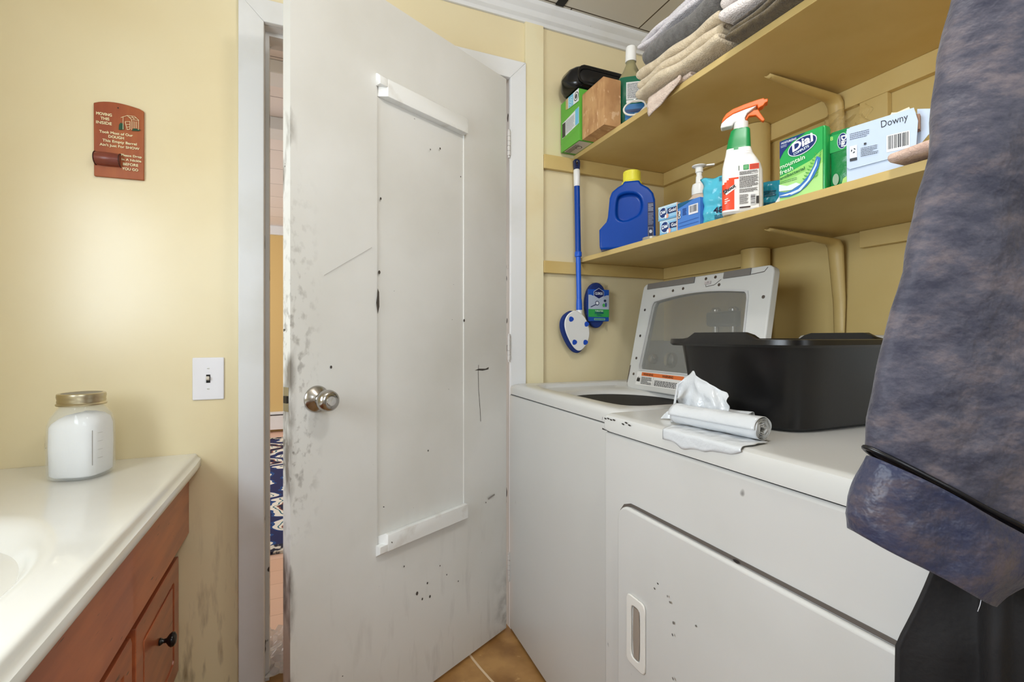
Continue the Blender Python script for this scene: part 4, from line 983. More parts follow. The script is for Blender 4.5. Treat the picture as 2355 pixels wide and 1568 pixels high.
# mouthwash bottle
t = thing('mouthwash_bottle', 'green mouthwash bottle with tall white cap on the upper shelf', 'bottle', (1.040, 1.385, UT+0.0003), -0.62)
bm = nb(); pr = [(0.040, 0.026, 0.0, 5), (0.0445, 0.030, 0.005, 5), (0.0445, 0.030, 0.165, 5), (0.042, 0.029, 0.180, 4), (0.028, 0.022, 0.208, 2.6), (0.0175, 0.0175, 0.232, 2), (0.0165, 0.0165, 0.243, 2)]
loft(bm, [superring(0, 0, z, a, b, 48, e) for a, b, z, e in pr], mf=lambda c: 0 if c.z < 0.192 else 1)
mg = mat('green_mouthwash', (16, 112, 84), 0.08, trans=0.25, ior=1.35, coat=0.5); mcb = mat('clear_bottle_neck', (196, 190, 150), 0.1, trans=0.6, ior=1.3)
finish('bottle', bm, [mg, mcb], t, smooth='auto')
bm = nb(); lathe(bm, [(0.0185, 0.2432), (0.0192, 0.246), (0.0172, 0.292), (0.0155, 0.296), (0.004, 0.297)], 32); finish('cap', bm, mat('white_cap', (240, 240, 238), 0.35), t, smooth='auto')
P = Print(0.0002); P.rect(-0.016, 0.100, 0.044, 0.160, (222, 222, 220)); P.fine(-0.012, 0.104, 0.040, 0.156, 15, (90, 92, 96), 4); P.rect(-0.016, 0.088, 0.044, 0.098, (228, 228, 226)); P.rect(-0.020, 0.030, 0.044, 0.084, (30, 110, 172)); P.rect(-0.018, 0.055, 0.044, 0.066, (20, 60, 110))
P.bars(0.012, 0.034, 0.036, 0.052, 16, (20, 20, 20)); P.build('label', t, y=-0.0303)
# cable
t = thing('white_cable', 'coiled white cable beside the mouthwash bottle on the upper shelf', 'cable', (1.000, 1.255, UT))
bm = nb(); pts = []
for k in range(30):
    a = 2*PI*k/24; pts.append((-0.018+0.010*math.cos(a)-0.002, 0.030+0.046*math.cos(a+0.5)*-1, 0.031+0.0275*math.sin(a)))
tube(bm, pts, 0.0032, 8); finish('cord', bm, mat('white_cord', (232, 228, 218), 0.4), t, smooth=True)
bm = nb()
for k in range(3):
    tube(bm, [(-0.010+0.010*math.cos(a)+0.002*k, -0.012+0.03*math.sin(a), 0.006+0.004*k+0.003*math.sin(2*a)) for a in [2*PI*j/20 for j in range(21)]], 0.0022, 6)
finish('cord_bundle', bm, mat('white_cord', (232, 228, 218), 0.4), t, smooth=True)

# towels: ribbon folded back and forth, fold edges towards the room
def towel(name, label, cat, x0, y0_, y1_, z0, depth, layers, th, rgb, rgb2, seed, tilt=0.0, sag=0.0, grp='folded towels on the upper shelf', lift=0.0, edge=0.0, taper=0.0, roundk=1.0):
    t = thing(name, label, cat, (x0, (y0_+y1_)/2, z0), 0, grp)
    m = mat('terry_%d_%d_%d' % rgb, rgb, 0.95, var=(60, rgb2, 0.35, 0.7), bump=(260, 0.9, 0.004), sheen=0.3)
    R = random.Random(seed); path = []
    r = th/2*1.02
    for k in range(layers):
        z = r+k*th*1.02+(k//2)*th*0.16
        front = 0.006*R.uniform(-1, 1)+k*0.002
        a, b = (depth, front+r) if k % 2 == 0 else (front+r, depth)
        for i in range(9): path.append((a+(b-a)*i/8, z))
        if k < layers-1:
            s_ = -1 if k % 2 == 0 else 1
            for i in range(1, 6):
                q = -PI/2+PI*i/6; path.append((b+s_*r*math.cos(q)*roundk*1.5, z+th*1.02/2+th*0.51*math.sin(q)))
    nj = 26; Ly = y1_-y0_
    rows = []
    for (x, z) in path:
        row = []
        for j in range(nj+1):
            v = j/nj; y = -Ly/2+Ly*v
            endk = (2*v-1)**2
            kf = round((z-r)/(th*2.2))*3.7
            fr = max(0.0, 1-x/0.10)
            xx = x+fr*(0.010*noise.noise(Vector((y*12, kf, seed)))+0.020*noise.noise(Vector((y*6, kf*0.5, seed+5))))
            zz = z+min(0.007, 0.42*th)*(noise.noise(Vector((x*14, y*13, seed+int(z/th)*0.15))))*(1 if z > th else 0.3)+lift*v*z/(layers*th)
            zz *= 1+tilt*(v-0.5)
            zz *= 1-taper*abs(2*v-1)**4
            if sag and x < 0.03: zz -= sag*(1-x/0.03)*(z < th*1.5)
            row.append((xx+tilt*0.0, y*(1+0.02*noise.noise(Vector((x*9, z*50, seed)))), max(th*0.52, zz)))
        rows.append(row)
    bm = nb(); loft(bm, rows, closed=False)
    o = finish('towel_cloth', bm, m, t, smooth=True)
    md = o.modifiers.new('s', 'SOLIDIFY'); md.thickness = th*0.94; md.offset = 0; md.use_even_offset = False
    md = o.modifiers.new('d', 'SUBSURF'); md.levels = 1; md.render_levels = 1
    return t
towel('face_cloth', 'thin pale pink cloth hanging over the shelf edge below cream towel', 'cloth', 0.962, 1.02, 1.185, UT, 0.22, 2, 0.007, (232, 212, 196), (222, 198, 182), 3)
towel('folded_towel', 'cream towel folded thick, lowest of the left towel pile', 'towel', 0.938, 0.895, 1.215, UT+0.0160, 0.26, 6, 0.0140, (222, 206, 178), (204, 186, 156), 11, taper=0.06)
towel('folded_towel', 'dark grey towel lying on the cream towel', 'towel', 0.972, 0.897, 1.20, UT+0.106, 0.24, 2, 0.034, (112, 110, 108), (88, 86, 84), 21, taper=0.10, roundk=1.2)
towel('folded_cloth', 'thin charcoal cloth folded on top of the grey towel', 'cloth', 1.02, 0.90, 1.16, UT+0.180, 0.2, 4, 0.006, (88, 86, 92), (70, 70, 76), 23)
towel('folded_cloth', 'white cotton cloth with navy stripe topping the left towel pile', 'cloth', 0.985, 0.88, 1.27, UT+0.209, 0.24, 5, 0.008, (232, 228, 232), (220, 214, 220), 29)
towel('folded_towel', 'olive brown towel at the bottom of the right towel pile', 'towel', 0.936, 0.52, 0.868, UT, 0.28, 4, 0.0085, (100, 86, 60), (72, 60, 40), 31)
towel('folded_cloth', 'dark brown thin cloth between the olive and white towels', 'cloth', 0.945, 0.50, 0.862, UT+0.037, 0.26, 3, 0.0050, (92, 82, 72), (64, 56, 46), 37)
towel('folded_towel', 'thick white towel stacked on the right towel pile', 'towel', 0.934, 0.50, 0.886, UT+0.055, 0.28, 8, 0.0145, (238, 230, 226), (224, 214, 210), 41, taper=0.05)
t = thing('cloth_tag', 'small white care label sticking out of the charcoal cloth', 'tag', (1.005, 1.168, UT+0.192), -0.9)
finish('tag', bx((-0.008, -0.0006, -0.012), (0.008, 0.0006, 0.012)), M_plastw, t)
# drooping corner of the pink cloth over the edge
C_ = [o for o in C.objects if o.name.startswith('face_cloth')][0]
def droop(u, v):
    y = -0.075+0.135*u; L_ = 0.052*(1-u)**0.7+0.004
    d = v*L_
    return (-0.010-0.006*math.sin(PI*v)+0.004*noise.noise(Vector((u*4, v*4, 1))), -y, 0.008-d*(1.0)-0.000)
m = [k for k in MC if k.startswith('terry_232_212')][0]
sheet('hanging_corner', C_, droop, 16, 10, MC[m], th=0.006)

# ------------------------------------------------------------------ lower shelf
FB = lambda x, y: -math.atan2(x, y)
# detergent jug
t = thing('detergent_jug', 'blue detergent jug with yellow cap on the lower shelf', 'bottle', (1.062, 1.432, LT+0.0003), -0.66)
k_ = 0.00158
def q(px, py, cx=1413, by=590): return ((px-cx)*k_, (by-py)*k_)
outl = [q(*p) for p in ((1352, 590), (1351, 545), (1354, 538), (1366, 531), (1370, 518), (1374, 475), (1379, 462), (1392, 452), (1402, 447), (1406, 440), (1438, 440), (1442, 448), (1458, 458), (1468, 470), (1472, 485), (1474, 590))]
inn = [q(*p) for p in ((1390, 482), (1394, 472), (1410, 467), (1430, 469), (1441, 478), (1445, 495), (1441, 512), (1432, 520), (1408, 530), (1392, 524), (1388, 510))]
bm = nb(); ring_plate(bm, outl[::-1], smooth_closed(inn, 1), -0.052, 0.052, n=96, recess=0.022)
finish('jug_body', bm, M_blue, t, bevel=0.014, seg=4, ang=50)
bm = nb(); cxx_ = q(1422, 0)[0]; cz = q(0, 441)[1]
lathe(bm, [(0.035, cz), (0.036, cz+0.007), (0.0305, cz+0.012), (0.030, cz+0.046), (0.027, cz+0.0485), (0.003, cz+0.049)], 36, M=Matrix.Translation((cxx_, 0, 0)))
for k in range(36):
    a = 2*PI*k/36; box(bm, (-0.0007, 0.0298, cz+0.014), (0.0007, 0.0308, cz+0.042), M=Matrix.Translation((cxx_, 0, 0)) @ Matrix.Rotation(a, 4, 'Z'))
finish('cap', bm, mat('yellow_cap', (236, 228, 74), 0.4), t, smooth='auto')
P = Print(0.0002); P.rect(0.068, 0.008, 0.088, 0.155, (18, 28, 70)); P.fine(0.070, 0.125, 0.087, 0.152, 8, (150, 156, 176), 3); P.fine(0.070, 0.078, 0.087, 0.120, 12, (120, 128, 156), 6); P.rect(0.070, 0.012, 0.0865, 0.070, (200, 204, 214)); P.rect(0.0707, 0.0127, 0.0858, 0.0693, (18, 28, 70)); P.ell(0.078, 0.055, 0.005, 0.006, (200, 204, 214)); P.ell(0.078, 0.032, 0.005, 0.006, (200, 204, 214))
P.build('label', t, y=-0.0522)
# soap boxes (2 small) + blue box
def soapbox(label, loc, rz, sx, sy, sz, grp, fn, base=(150, 200, 232)):
    t = thing('soap_box', label, 'box', loc, rz, grp)
    finish('carton', bx((0, 0, 0), (sx, sy, sz)), mat('card_%d_%d_%d' % base, base, 0.35), t, bevel=0.0008)
    P = Print(0.0002); fn(P, sx, sz); P.build('printed_front', t, y=-0.0002); return t
def art(P, w, h):
    P.rect(0, h*0.86, w, h, (196, 222, 236)); P.rect(0, 0, w, h*0.12, (110, 170, 214)); P.rect(w*0.50, h*0.36, w, h*0.74, (22, 44, 96)); P.ell(w*0.27, h*0.52, w*0.215, h*0.40, (222, 236, 246)); P.ell(w*0.27, h*0.52, w*0.19, h*0.35, (26, 56, 118)); P.text('Dial', w*0.27, h*0.44, h*0.24, (240, 246, 250), align='c', w=w*0.28, shear=0.15, rot=0.2, bold=0.08)
    P.text('Gold', w*0.76, h*0.44, h*0.22, (238, 242, 248), align='c', w=w*0.36, bold=0.08); P.ell(w*0.50, h*0.22, w*0.07, h*0.16, (236, 168, 140)); P.ell(w*0.42, h*0.2, w*0.05, h*0.14, (232, 240, 246))
g = 'small soap cartons'
soapbox('light blue soap carton, lower of two stacked beside the blue box', (0.992, 1.178, LT), -PI/2+0.15, 0.076, 0.055, 0.044, g, art)
soapbox('light blue soap carton, upper of two stacked beside the blue box', (0.990, 1.182, LT+0.0445), -PI/2+0.10, 0.074, 0.055, 0.042, g, art)
def art2(P, w, h):
    P.poly([(0, h), (0, h*0.80), (w*0.25, h*0.86), (w*0.75, h)], (20, 92, 130)); P.rect(0.001, h*0.42, 0.012, h*0.72, (14, 26, 52)); P.text('Dial', 0.0115, h*0.44, 0.009, (240, 242, 244), rot=PI/2, w=h*0.26, bold=0.08)
    P.fine(w*0.24, h*0.50, w*0.42, h*0.76, 6, (30, 60, 130), 6); P.rect(w*0.52, h*0.46, w*0.93, h*0.80, (236, 236, 240)); P.bars(w*0.55, h*0.48, w*0.90, h*0.78, 16, (30, 30, 34), (236, 236, 240))
    P.line((0.004, h*0.25), (w*0.95, h*0.28), 0.0012, (40, 80, 160)); P.line((0.004, h*0.12), (w*0.95, h*0.14), 0.0012, (40, 80, 160))
t = soapbox('medium blue soap carton with barcode standing beside the soap cartons', (0.991, 1.100, LT), -PI/2+0.06, 0.082, 0.018, 0.078, None, art2, (76, 130, 208))
bm = nb(); box(bm, (-0.003, -0.001, 0.0), (-0.0002, 0.018, 0.082)); finish('torn_edge', bm, mat('card_edge', (228, 188, 160), 0.6), t)
# foam pump bottle
t = thing('pump_bottle', 'pinkish foam soap bottle with white pump behind the blue carton', 'bottle', (1.078, 1.105, LT+0.0003), -0.75)
bm = nb(); loft(bm, [superring(0, 0, z, a, b, 40, 3) for a, b, z in ((0.032, 0.022, 0), (0.035, 0.025, 0.004), (0.036, 0.025, 0.085), (0.033, 0.023, 0.098), (0.022, 0.020, 0.110), (0.019, 0.019, 0.114))]); finish('bottle', bm, mat('pinkish_soap', (236, 214, 196), 0.15, trans=0.3), t, smooth='auto')
bm = nb(); lathe(bm, [(0.0215, 0.1143), (0.0215, 0.135), (0.019, 0.146), (0.0105, 0.150), (0.0095, 0.170)], 28); finish('collar', bm, M_plastw, t, smooth='auto')
bm = nb(); lathe(bm, [(0.0075, 0.1702), (0.0085, 0.180), (0.011, 0.182), (0.011, 0.196), (0.020, 0.199), (0.021, 0.2015), (0.004, 0.2025)], 28); box(bm, (0.0, -0.006, 0.1985), (0.042, 0.006, 0.2025)); finish('pump_head', bm, M_plastw, t, smooth='auto')
# small clear bottle at the back
t = thing('small_clear_bottle', 'small clear bottle at the back of the lower shelf corner', 'bottle', (1.21, 1.375, LT+0.0003))
bm = nb(); lathe(bm, [(0.018, 0), (0.020, 0.003), (0.020, 0.055), (0.008, 0.07), (0.007, 0.08)], 24); finish('bottle', bm, mat('cloudy_plastic', (222, 214, 188), 0.2, trans=0.6), t, smooth='auto')
bm = nb(); lathe(bm, [(0.009, 0.0802), (0.009, 0.1)], 20); finish('cap', bm, M_plastw, t, smooth='auto')
t = thing('clear_dish', 'shallow clear plastic lid on the lower shelf beside the detergent jug', 'lid', (1.035, 1.258, LT+0.0003))
bm = nb(); lathe(bm, [(0.034, 0), (0.036, 0.004), (0.036, 0.012), (0.034, 0.012), (0.033, 0.004)], 28); finish('dish', bm, mat('cloudy_plastic', (222, 214, 188), 0.2, trans=0.6), t, smooth='auto')
# wipes packs
def pouch(name, label, loc, rz, w, h, d, rgb, seed, artf, crumple=1.0, grp='teal wipes packs', lean=0):
    t = thing(name, label, 'package', loc, rz, grp)
    m = mat('film_%d_%d_%d' % rgb, rgb, 0.22, bump=(24, 0.5, 0.006))
    def surf(u, v, side):
        x = -w/2+w*u; z = h*v
        k = (max(0, 1-abs(2*u-1)**2.6))**0.5*(max(0, 1-abs(2*v-1)**5))**0.5
        cr = crumple*(max(0, 0.62-u)/0.62)
        nz = noise.noise(Vector((u*3.3, v*4, seed)))
        x += cr*0.014*noise.noise(Vector((v*5, 1.5, seed)))-cr*0.010*(v > 0.8)*(v-0.8)/0.2
        y = side*(d/2)*k*(1+0.35*nz*(0.4+crumple*0.6))+cr*0.012*noise.noise(Vector((u*6, v*7, seed+3)))*k
        z += 0.010*cr*(noise.noise(Vector((u*5, 0, seed+9))))*(v > 0.5)
        return (x, y+0.0, max(0.0006, z))
    bm = nb()
    for s_ in (-1, 1):
        rows = [[surf(i/28, j/30, s_) for j in range(31)] for i in range(29)]
        if s_ > 0: rows = rows[::-1]
        loft(bm, rows, closed=False)
    bmesh.ops.remove_doubles(bm, verts=bm.verts, dist=1e-5)
    finish('pouch', bm, m, t, smooth=True)
    P = Print(0.0002); artf(P)
    P.build('print', t, fn=lambda u, v, hh: (u, surf(u/w+0.5, v/h, -1)[1]-hh-0.0022, v))
    return t
def a48(P):
    P.text('48', -0.024, 0.024, 0.016, (14, 30, 70), w=0.024, bold=0.07); P.ell(0.012, 0.032, 0.012, 0.012, (14, 30, 70)); P.ell(0.012, 0.032, 0.0095, 0.0095, (40, 150, 186)); P.text('W', 0.012, 0.028, 0.008, (14, 30, 70), align='c')
    P.fine(-0.022, 0.006, 0.022, 0.020, 4, (18, 60, 96), 4); P.fine(-0.010, 0.108, 0.022, 0.120, 3, (18, 70, 110), 6)
pouch('wipes_pack', 'crinkled teal wipes pack with black numerals beside the spray bottle', (1.036, 0.970, LT), -1.08, 0.116, 0.128, 0.036, (84, 190, 216), 4, a48)
def a0(P): P.fine(-0.012, 0.05, 0.016, 0.066, 3, (16, 70, 100), 6); P.fine(-0.012, 0.02, 0.016, 0.036, 3, (16, 70, 100), 7)
pouch('wipes_pack', 'teal wipes pack half hidden behind the right side of the spray bottle', (1.100, 0.885, LT), -0.95, 0.058, 0.094, 0.035, (40, 150, 180), 8, a0, 0.5)
t = thing('paper_corner', 'small folded white paper between the teal pack and the soap pack', 'paper', (1.006, 0.782, LT), -1.0)
bm = nb(); prism(bm, [(-0.012, 0), (0.010, 0), (0.012, 0.030), (-0.002, 0.016)], -0.001, 0.001); finish('paper', bm, M_plastw, t)
# spray bottle
SB = thing('spray_bottle', 'white and red stain remover spray with green neck and orange trigger', 'bottle', (1.012, 0.892, LT+0.0003), -0.86)
k_ = 0.00109
def q2(px, py, cx=1714, by=499): return ((px-cx)*k_, (by-py)*k_)
bm = nb(); secs = [(1674, 1756, 499, .020), (1671, 1757, 494, .026), (1671, 1757, 430, .027), (1671, 1756, 405, .027), (1672, 1752, 390, .027), (1675, 1744, 375, .025), (1678, 1736, 362, .023), (1680, 1732, 348, .020), (1684, 1731, 325, .018), (1690, 1730, 305, .0155), (1695, 1727, 302, .015)]
rings = []
def lerp_secs(secs, n):
    out = []
    for i in range(len(secs)-1):
        m_ = max(1, int(abs(secs[i][2]-secs[i+1][2])/4))
        for j in range(m_): out.append([a+(b-a)*j/m_ for a, b in zip(secs[i], secs[i+1])])
    out.append(list(secs[-1])); return out
for l, r, py, d in lerp_secs(secs, 4):
    xl, z = q2(l, py); xr, _ = q2(r, py); rings.append(superring((xl+xr)/2, 0, z, (xr-xl)/2, d, 72, 5))
def sm(c):
    if c.z > 0.163+0.002*math.sin(c.x*160): return 2
    if c.x < -0.009+0.0*c.z and 0.008 < c.z < 0.088+min(0, (c.x+0.028)*0.8) : return 1
    return 0
loft(bm, rings, mf=sm); finish('bottle_body', bm, [mat('white_bottle', (238, 236, 232), 0.3), mat('red_orange_label', (236, 74, 34), 0.3), mat('green_neck_band', (18, 140, 72), 0.3)], SB, smooth='auto')
P = Print(0.0002)
P.rect(-0.008, 0.008, 0.037, 0.109, (236, 234, 230))
P.rect(-0.008, 0.104, -0.0065, 0.116, (20, 60, 30)); P.rect(0.0025, 0.104, 0.0145, 0.1165, (28, 140, 66)); P.fine(0.004, 0.106, 0.013, 0.115, 4, (150, 210, 160), 2); P.rect(0.0165, 0.103, 0.037, 0.1165, (226, 74, 44)); P.fine(0.018, 0.105, 0.036, 0.115, 4, (176, 50, 30), 2)
P.fine(-0.006, 0.092, 0.036, 0.101, 5, (70, 62, 60), 3); P.fine(-0.006, 0.060, 0.036, 0.089, 12, (84, 76, 72), 5); P.fine(-0.006, 0.048, 0.034, 0.058, 4, (84, 76, 72), 6); P.fine(-0.006, 0.020, 0.014, 0.044, 10, (84, 76, 72), 8)
P.rect(-0.006, 0.010, 0.018, 0.0135, (50, 34, 32)); P.bars(0.018, 0.016, 0.030, 0.042, 16, (60, 50, 46), horiz=True); P.rect(0.031, 0.018, 0.037, 0.036, (50, 46, 44))
P.fine(0.004, 0.142, 0.020, 0.152, 2, (196, 190, 188), 1, 0.35)
P.build('printed_label', SB, y=-0.0276)
P = Print(0.0002)
P.poly([(-0.043, 0.058), (-0.020, 0.070), (-0.012, 0.074), (-0.014, 0.062), (-0.036, 0.047)], (238, 236, 232)); P.text('Shout', -0.041, 0.050, 0.009, (30, 28, 36), rot=0.50, w=0.030, shear=0.2, bold=0.12)
for z, w_ in ((0.036, 0.008), (0.031, 0.012), (0.026, 0.006)): P.line((-0.040, z), (-0.040+w_, z+0.002), 0.0022, (250, 224, 214))
P.build('logo', SB, fn=lambda u, v, h: (max(-0.0462, u), -0.0275*((max(0.02, 1-(min(abs(u), 0.0459)/0.0469)**5))**0.2)-0.0006-h, v))
bm = nb(); lathe(bm, [(0.0165, q2(0, 303)[1]+0.0005), (0.0172, q2(0, 300)[1]), (0.0165, q2(0, 286)[1])], 28, M=Matrix.Translation((q2(1711, 0)[0], 0, 0))); finish('collar', bm, mat('white_bottle', (238, 236, 232), 0.3), SB, smooth='auto')
W_ = [q2(*p) for p in ((1668, 291), (1670, 283), (1680, 274), (1695, 266), (1720, 260), (1744, 256), (1736, 262), (1724, 270), (1719, 280), (1721, 285.7), (1697, 285.7), (1692, 293), (1682, 293), (1669, 294))]
bm = nb(); prism(bm, W_[::-1], -0.0125, 0.0125); bmesh.ops.recalc_face_normals(bm, faces=bm.faces); th_ = finish('spray_head', bm, mat('white_bottle', (238, 236, 232), 0.3), SB, bevel=0.003, seg=3)
O_ = [q2(*p) for p in ((1670, 282), (1673, 272), (1680, 262), (1694, 254), (1718, 248), (1745, 243), (1758, 242), (1759, 245), (1766, 245), (1766, 252), (1760, 254), (1757, 259), (1746, 263), (1745, 255), (1720, 259), (1695, 265), (1680, 273))]
M_or = mat('orange_trigger_plastic', (250, 108, 34), 0.35)
bm = nb(); prism(bm, O_[::-1], -0.0115, 0.0115); bmesh.ops.recalc_face_normals(bm, faces=bm.faces); finish('orange_cover', bm, M_or, th_, bevel=0.0025, seg=3)
T_ = [q2(*p) for p in ((1725, 271), (1738, 263), (1747, 264), (1750, 271), (1760, 289), (1757, 293), (1753, 290), (1742, 276), (1728, 275), (1722, 284), (1720, 280))]
bm = nb(); prism(bm, T_[::-1], -0.006, 0.006); bmesh.ops.recalc_face_normals(bm, faces=bm.faces); finish('trigger', bm, M_or, th_, bevel=0.0015)
# green soap multipacks
def dial(P, x, y, s, rot):
    P.ell(x, y, 0.034*s, 0.020*s, (220, 226, 232), rot); P.ell(x, y, 0.032*s, 0.018*s, (20, 44, 110), rot)
    c, sn = math.cos(rot), math.sin(rot)
    def tr_(u, v): return (x+u*c-v*sn, y+u*sn+v*c)
    a = tr_(0, -0.004*s); P.text('Dial', a[0], a[1], 0.019*s, (244, 246, 248), rot=rot, align='c', w=0.046*s, shear=0.15, bold=0.10)
    a = tr_(-0.004*s, -0.0125*s); P.text('COMPLETE', a[0], a[1], 0.0055*s, (220, 232, 240), rot=rot, align='c', w=0.036*s, bold=0.08)
t = thing('soap_multipack', 'green and white soap pack printed with a mountain stream', 'package', (0.992, 0.772, LT), -PI/2+0.09)
pw, ph = 0.099, 0.138
bm = nb(); loft(bm, [superring(pw/2, 0.012, z, pw/2*s_, 0.0115*s_, 48, 10) for z, s_ in ((0.0003, 0.97), (0.003, 1.0), (ph*0.6, 1.0), (ph-0.006, 1.0), (ph, 0.96))]); finish('wrapped_bars', bm, mat('green_film', (36, 158, 78), 0.25, bump=(30, 0.3, 0.003)), t, smooth='auto')
P = Print(0.0002)
P.rect(0.001, 0.001, pw-0.004, ph-0.002, (40, 166, 82)); P.poly([(0.001, 0.001), (pw-0.004, 0.001), (pw-0.004, 0.088), (0.07, 0.072), (0.03, 0.062), (0.001, 0.056)], (150, 214, 112)); P.poly([(0.001, 0.001), (pw-0.004, 0.001), (pw-0.004, 0.06), (0.05, 0.05), (0.001, 0.038)], (176, 226, 140))
P.poly([(0.001, ph-0.002), (0.060, ph-0.002), (0.030, ph-0.012), (0.010, ph-0.028), (0.001, ph-0.042)], (24, 48, 116)); P.text('MOISTURIZING', 0.005, ph-0.010, 0.0045, (220, 226, 236), w=0.034, rot=0.0, bold=0.06); P.fine(0.004, ph-0.018, 0.018, ph-0.012, 2, (200, 208, 224), 2, 0.4)
dial(P, 0.052, 0.110, 0.95, 0.22)
P.text('mountain', 0.003, 0.072, 0.0100, (226, 242, 216), w=0.056, rot=0.12, bold=0.04); P.text('fresh', 0.003, 0.059, 0.0100, (226, 242, 216), w=0.030, rot=0.12, bold=0.04); P.text('antibacterial', 0.003, 0.048, 0.0065, (24, 96, 60), w=0.056, rot=0.14, bold=0.04); P.fine(0.003, 0.038, 0.044, 0.045, 2, (40, 110, 64), 3, 0.35)
for k in range(9):
    a = 0.62+0.05*k; bx_, by_ = 0.070+0.0030*k*0.7, 0.030+0.0060*k
    for s_ in (-1, 1): P.poly([(bx_, by_), (bx_+s_*(0.017-0.0012*k), by_+0.008), (bx_+s_*(0.014-0.001*k), by_+0.0035)], (84, 168, 68), up=False)
path = [(0.0, 0.022), (0.016, 0.017), (0.032, 0.018), (0.050, 0.026), (0.066, 0.040), (0.078, 0.058), (0.084, 0.076), (0.092, 0.070), (0.088, 0.052), (0.078, 0.034), (0.062, 0.018), (0.044, 0.008), (0.024, 0.005), (0.002, 0.008)]
P.poly(path, (58, 120, 190)); P.poly([(0.001, 0.038), (0.02, 0.030), (0.04, 0.032), (0.050, 0.026), (0.030, 0.0185), (0.001, 0.023)], (226, 236, 244)); P.poly([(0.02, 0.012), (0.045, 0.016), (0.064, 0.030), (0.080, 0.056), (0.086, 0.070), (0.084, 0.056), (0.07, 0.030), (0.05, 0.012), (0.03, 0.008)], (214, 232, 246)); P.poly([(0.0, 0.012), (0.02, 0.009), (0.04, 0.013), (0.02, 0.013)], (236, 242, 248))
P.build('printed_front', t, y=-0.0008)
t = thing('soap_multipack', 'dark green soap pack on its side in a loose clear bag', 'package', (1.016, 0.679, LT), -PI/2+0.16)
pouch_m = mat('green_film', (36, 158, 78), 0.25)
bm = nb(); loft(bm, [superring(0.022, 0.022, z, 0.022*s_, 0.019*s_, 40, 5) for z, s_ in ((0.0003, 0.75), (0.01, 0.95), (0.045, 0.93), (0.070, 0.94), (0.078, 1.0), (0.118, 1.02), (0.124, 0.9))]); finish('wrapped_bars', bm, mat('deep_green_film', (22, 128, 66), 0.25, bump=(40, 0.5, 0.004)), t, smooth='auto')
P = Print(0.0002); P.rect(0.004, 0.080, 0.040, 0.116, (38, 158, 78)); dial(P, 0.028, 0.099, 0.48, -PI/2); P.text('8', 0.0055, 0.106, 0.008, (170, 222, 120), bold=0.06); P.ell(0.016, 0.022, 0.006, 0.012, (150, 176, 150))
P.poly([(0.026, 0.004), (0.038, 0.004), (0.038, 0.024), (0.030, 0.02)], (176, 216, 120))
P.build('printed_front', t, y=0.0022)
def bagf(u, v):
    a = 2*PI*u; r = 0.044*(1-0.25*v)+0.010*noise.noise(Vector((math.cos(a)*2, math.sin(a)*2, v*3)))
    return (0.010+1.1*r*math.cos(a)+0.004*v, 0.045+0.75*r*math.sin(a)+0.012*v, 0.127+0.052*v+0.010*noise.noise(Vector((math.cos(a)*3, math.sin(a)*3, 7)))*v)
sheet('clear_bag', t, bagf, 40, 16, M_clear, th=0)
# dryer sheet box
t = thing('dryer_sheet_box', 'pale blue dryer sheet box with torn flap and barcode', 'box', (0.992, 0.624, LT), -PI/2+0.365)
bw_, bh_ = 0.106, 0.108
mb = mat('pale_blue_card', (192, 208, 230), 0.4)
finish('carton', bx((0, 0.0006, 0.0), (bw_, 0.05, bh_)), mb, t, bevel=0.001)
bm = nb(); prism(bm, [(0.0, bh_-0.006), (0.006, bh_), (bw_-0.002, bh_+0.006), (bw_+0.004, bh_-0.02), (bw_+0.001, 0.036), (bw_-0.004, 0.032), (0.006, 0.025), (0.001, 0.030)][::-1], -0.0022, -0.0004); bmesh.ops.recalc_face_normals(bm, faces=bm.faces)
fl = finish('flap', bm, mb, t)
bm = nb(); prism(bm, [(bw_+0.0005, 0.045), (bw_+0.028, 0.080), (bw_+0.036, 0.104), (bw_+0.020, 0.112), (bw_+0.0005, 0.118)][::-1], 0.020, 0.0215); bmesh.ops.recalc_face_normals(bm, faces=bm.faces); finish('torn_flap', bm, mb, t)
bm = nb(); prism(bm, [(0.064, bh_+0.0003), (0.100, bh_+0.0003), (0.096, bh_+0.014), (0.078, bh_+0.010), (0.070, bh_+0.012)][::-1], 0.010, 0.012); finish('paper_edge', bm, mat('cream_paper', (232, 222, 196), 0.7), t)
finish('card_edge', bx((bw_+0.0002, 0.002, bh_-0.034), (bw_+0.006, 0.018, bh_-0.006)), mat('brown_card_edge', (150, 116, 92), 0.7), t)
P = Print(0.0002); nk = (44, 46, 54)
P.text('Downy', bw_-0.010, bh_-0.014, 0.0135, nk, align='r', w=0.040, rot=0.06); P.bars(bw_-0.042, 0.042, bw_-0.008, 0.074, 22, nk); P.fine(0.006, 0.082, 0.040, 0.096, 4, (96, 104, 124), 4, 0.4)
P.rect(0.006, 0.046, 0.018, 0.070, (232, 236, 240)); P.rect(0.006, 0.040, 0.018, 0.0455, (40, 42, 50))
for a in range(3): P.poly([(0.012+0.004*math.cos(a*2.09+b_), 0.060+0.005*math.sin(a*2.09+b_)) for b_ in (0.2, 0.9, 1.5)]+[(0.012+0.0018*math.cos(a*2.09+0.8), 0.060+0.0022*math.sin(a*2.09+0.8))], nk)
P.fine(0.024, 0.044, 0.052, 0.062, 6, (70, 76, 92), 7, 0.45); P.rect(0.029, 0.066, 0.033, 0.070, nk)
P.build('printed_flap', fl, y=-0.0024)
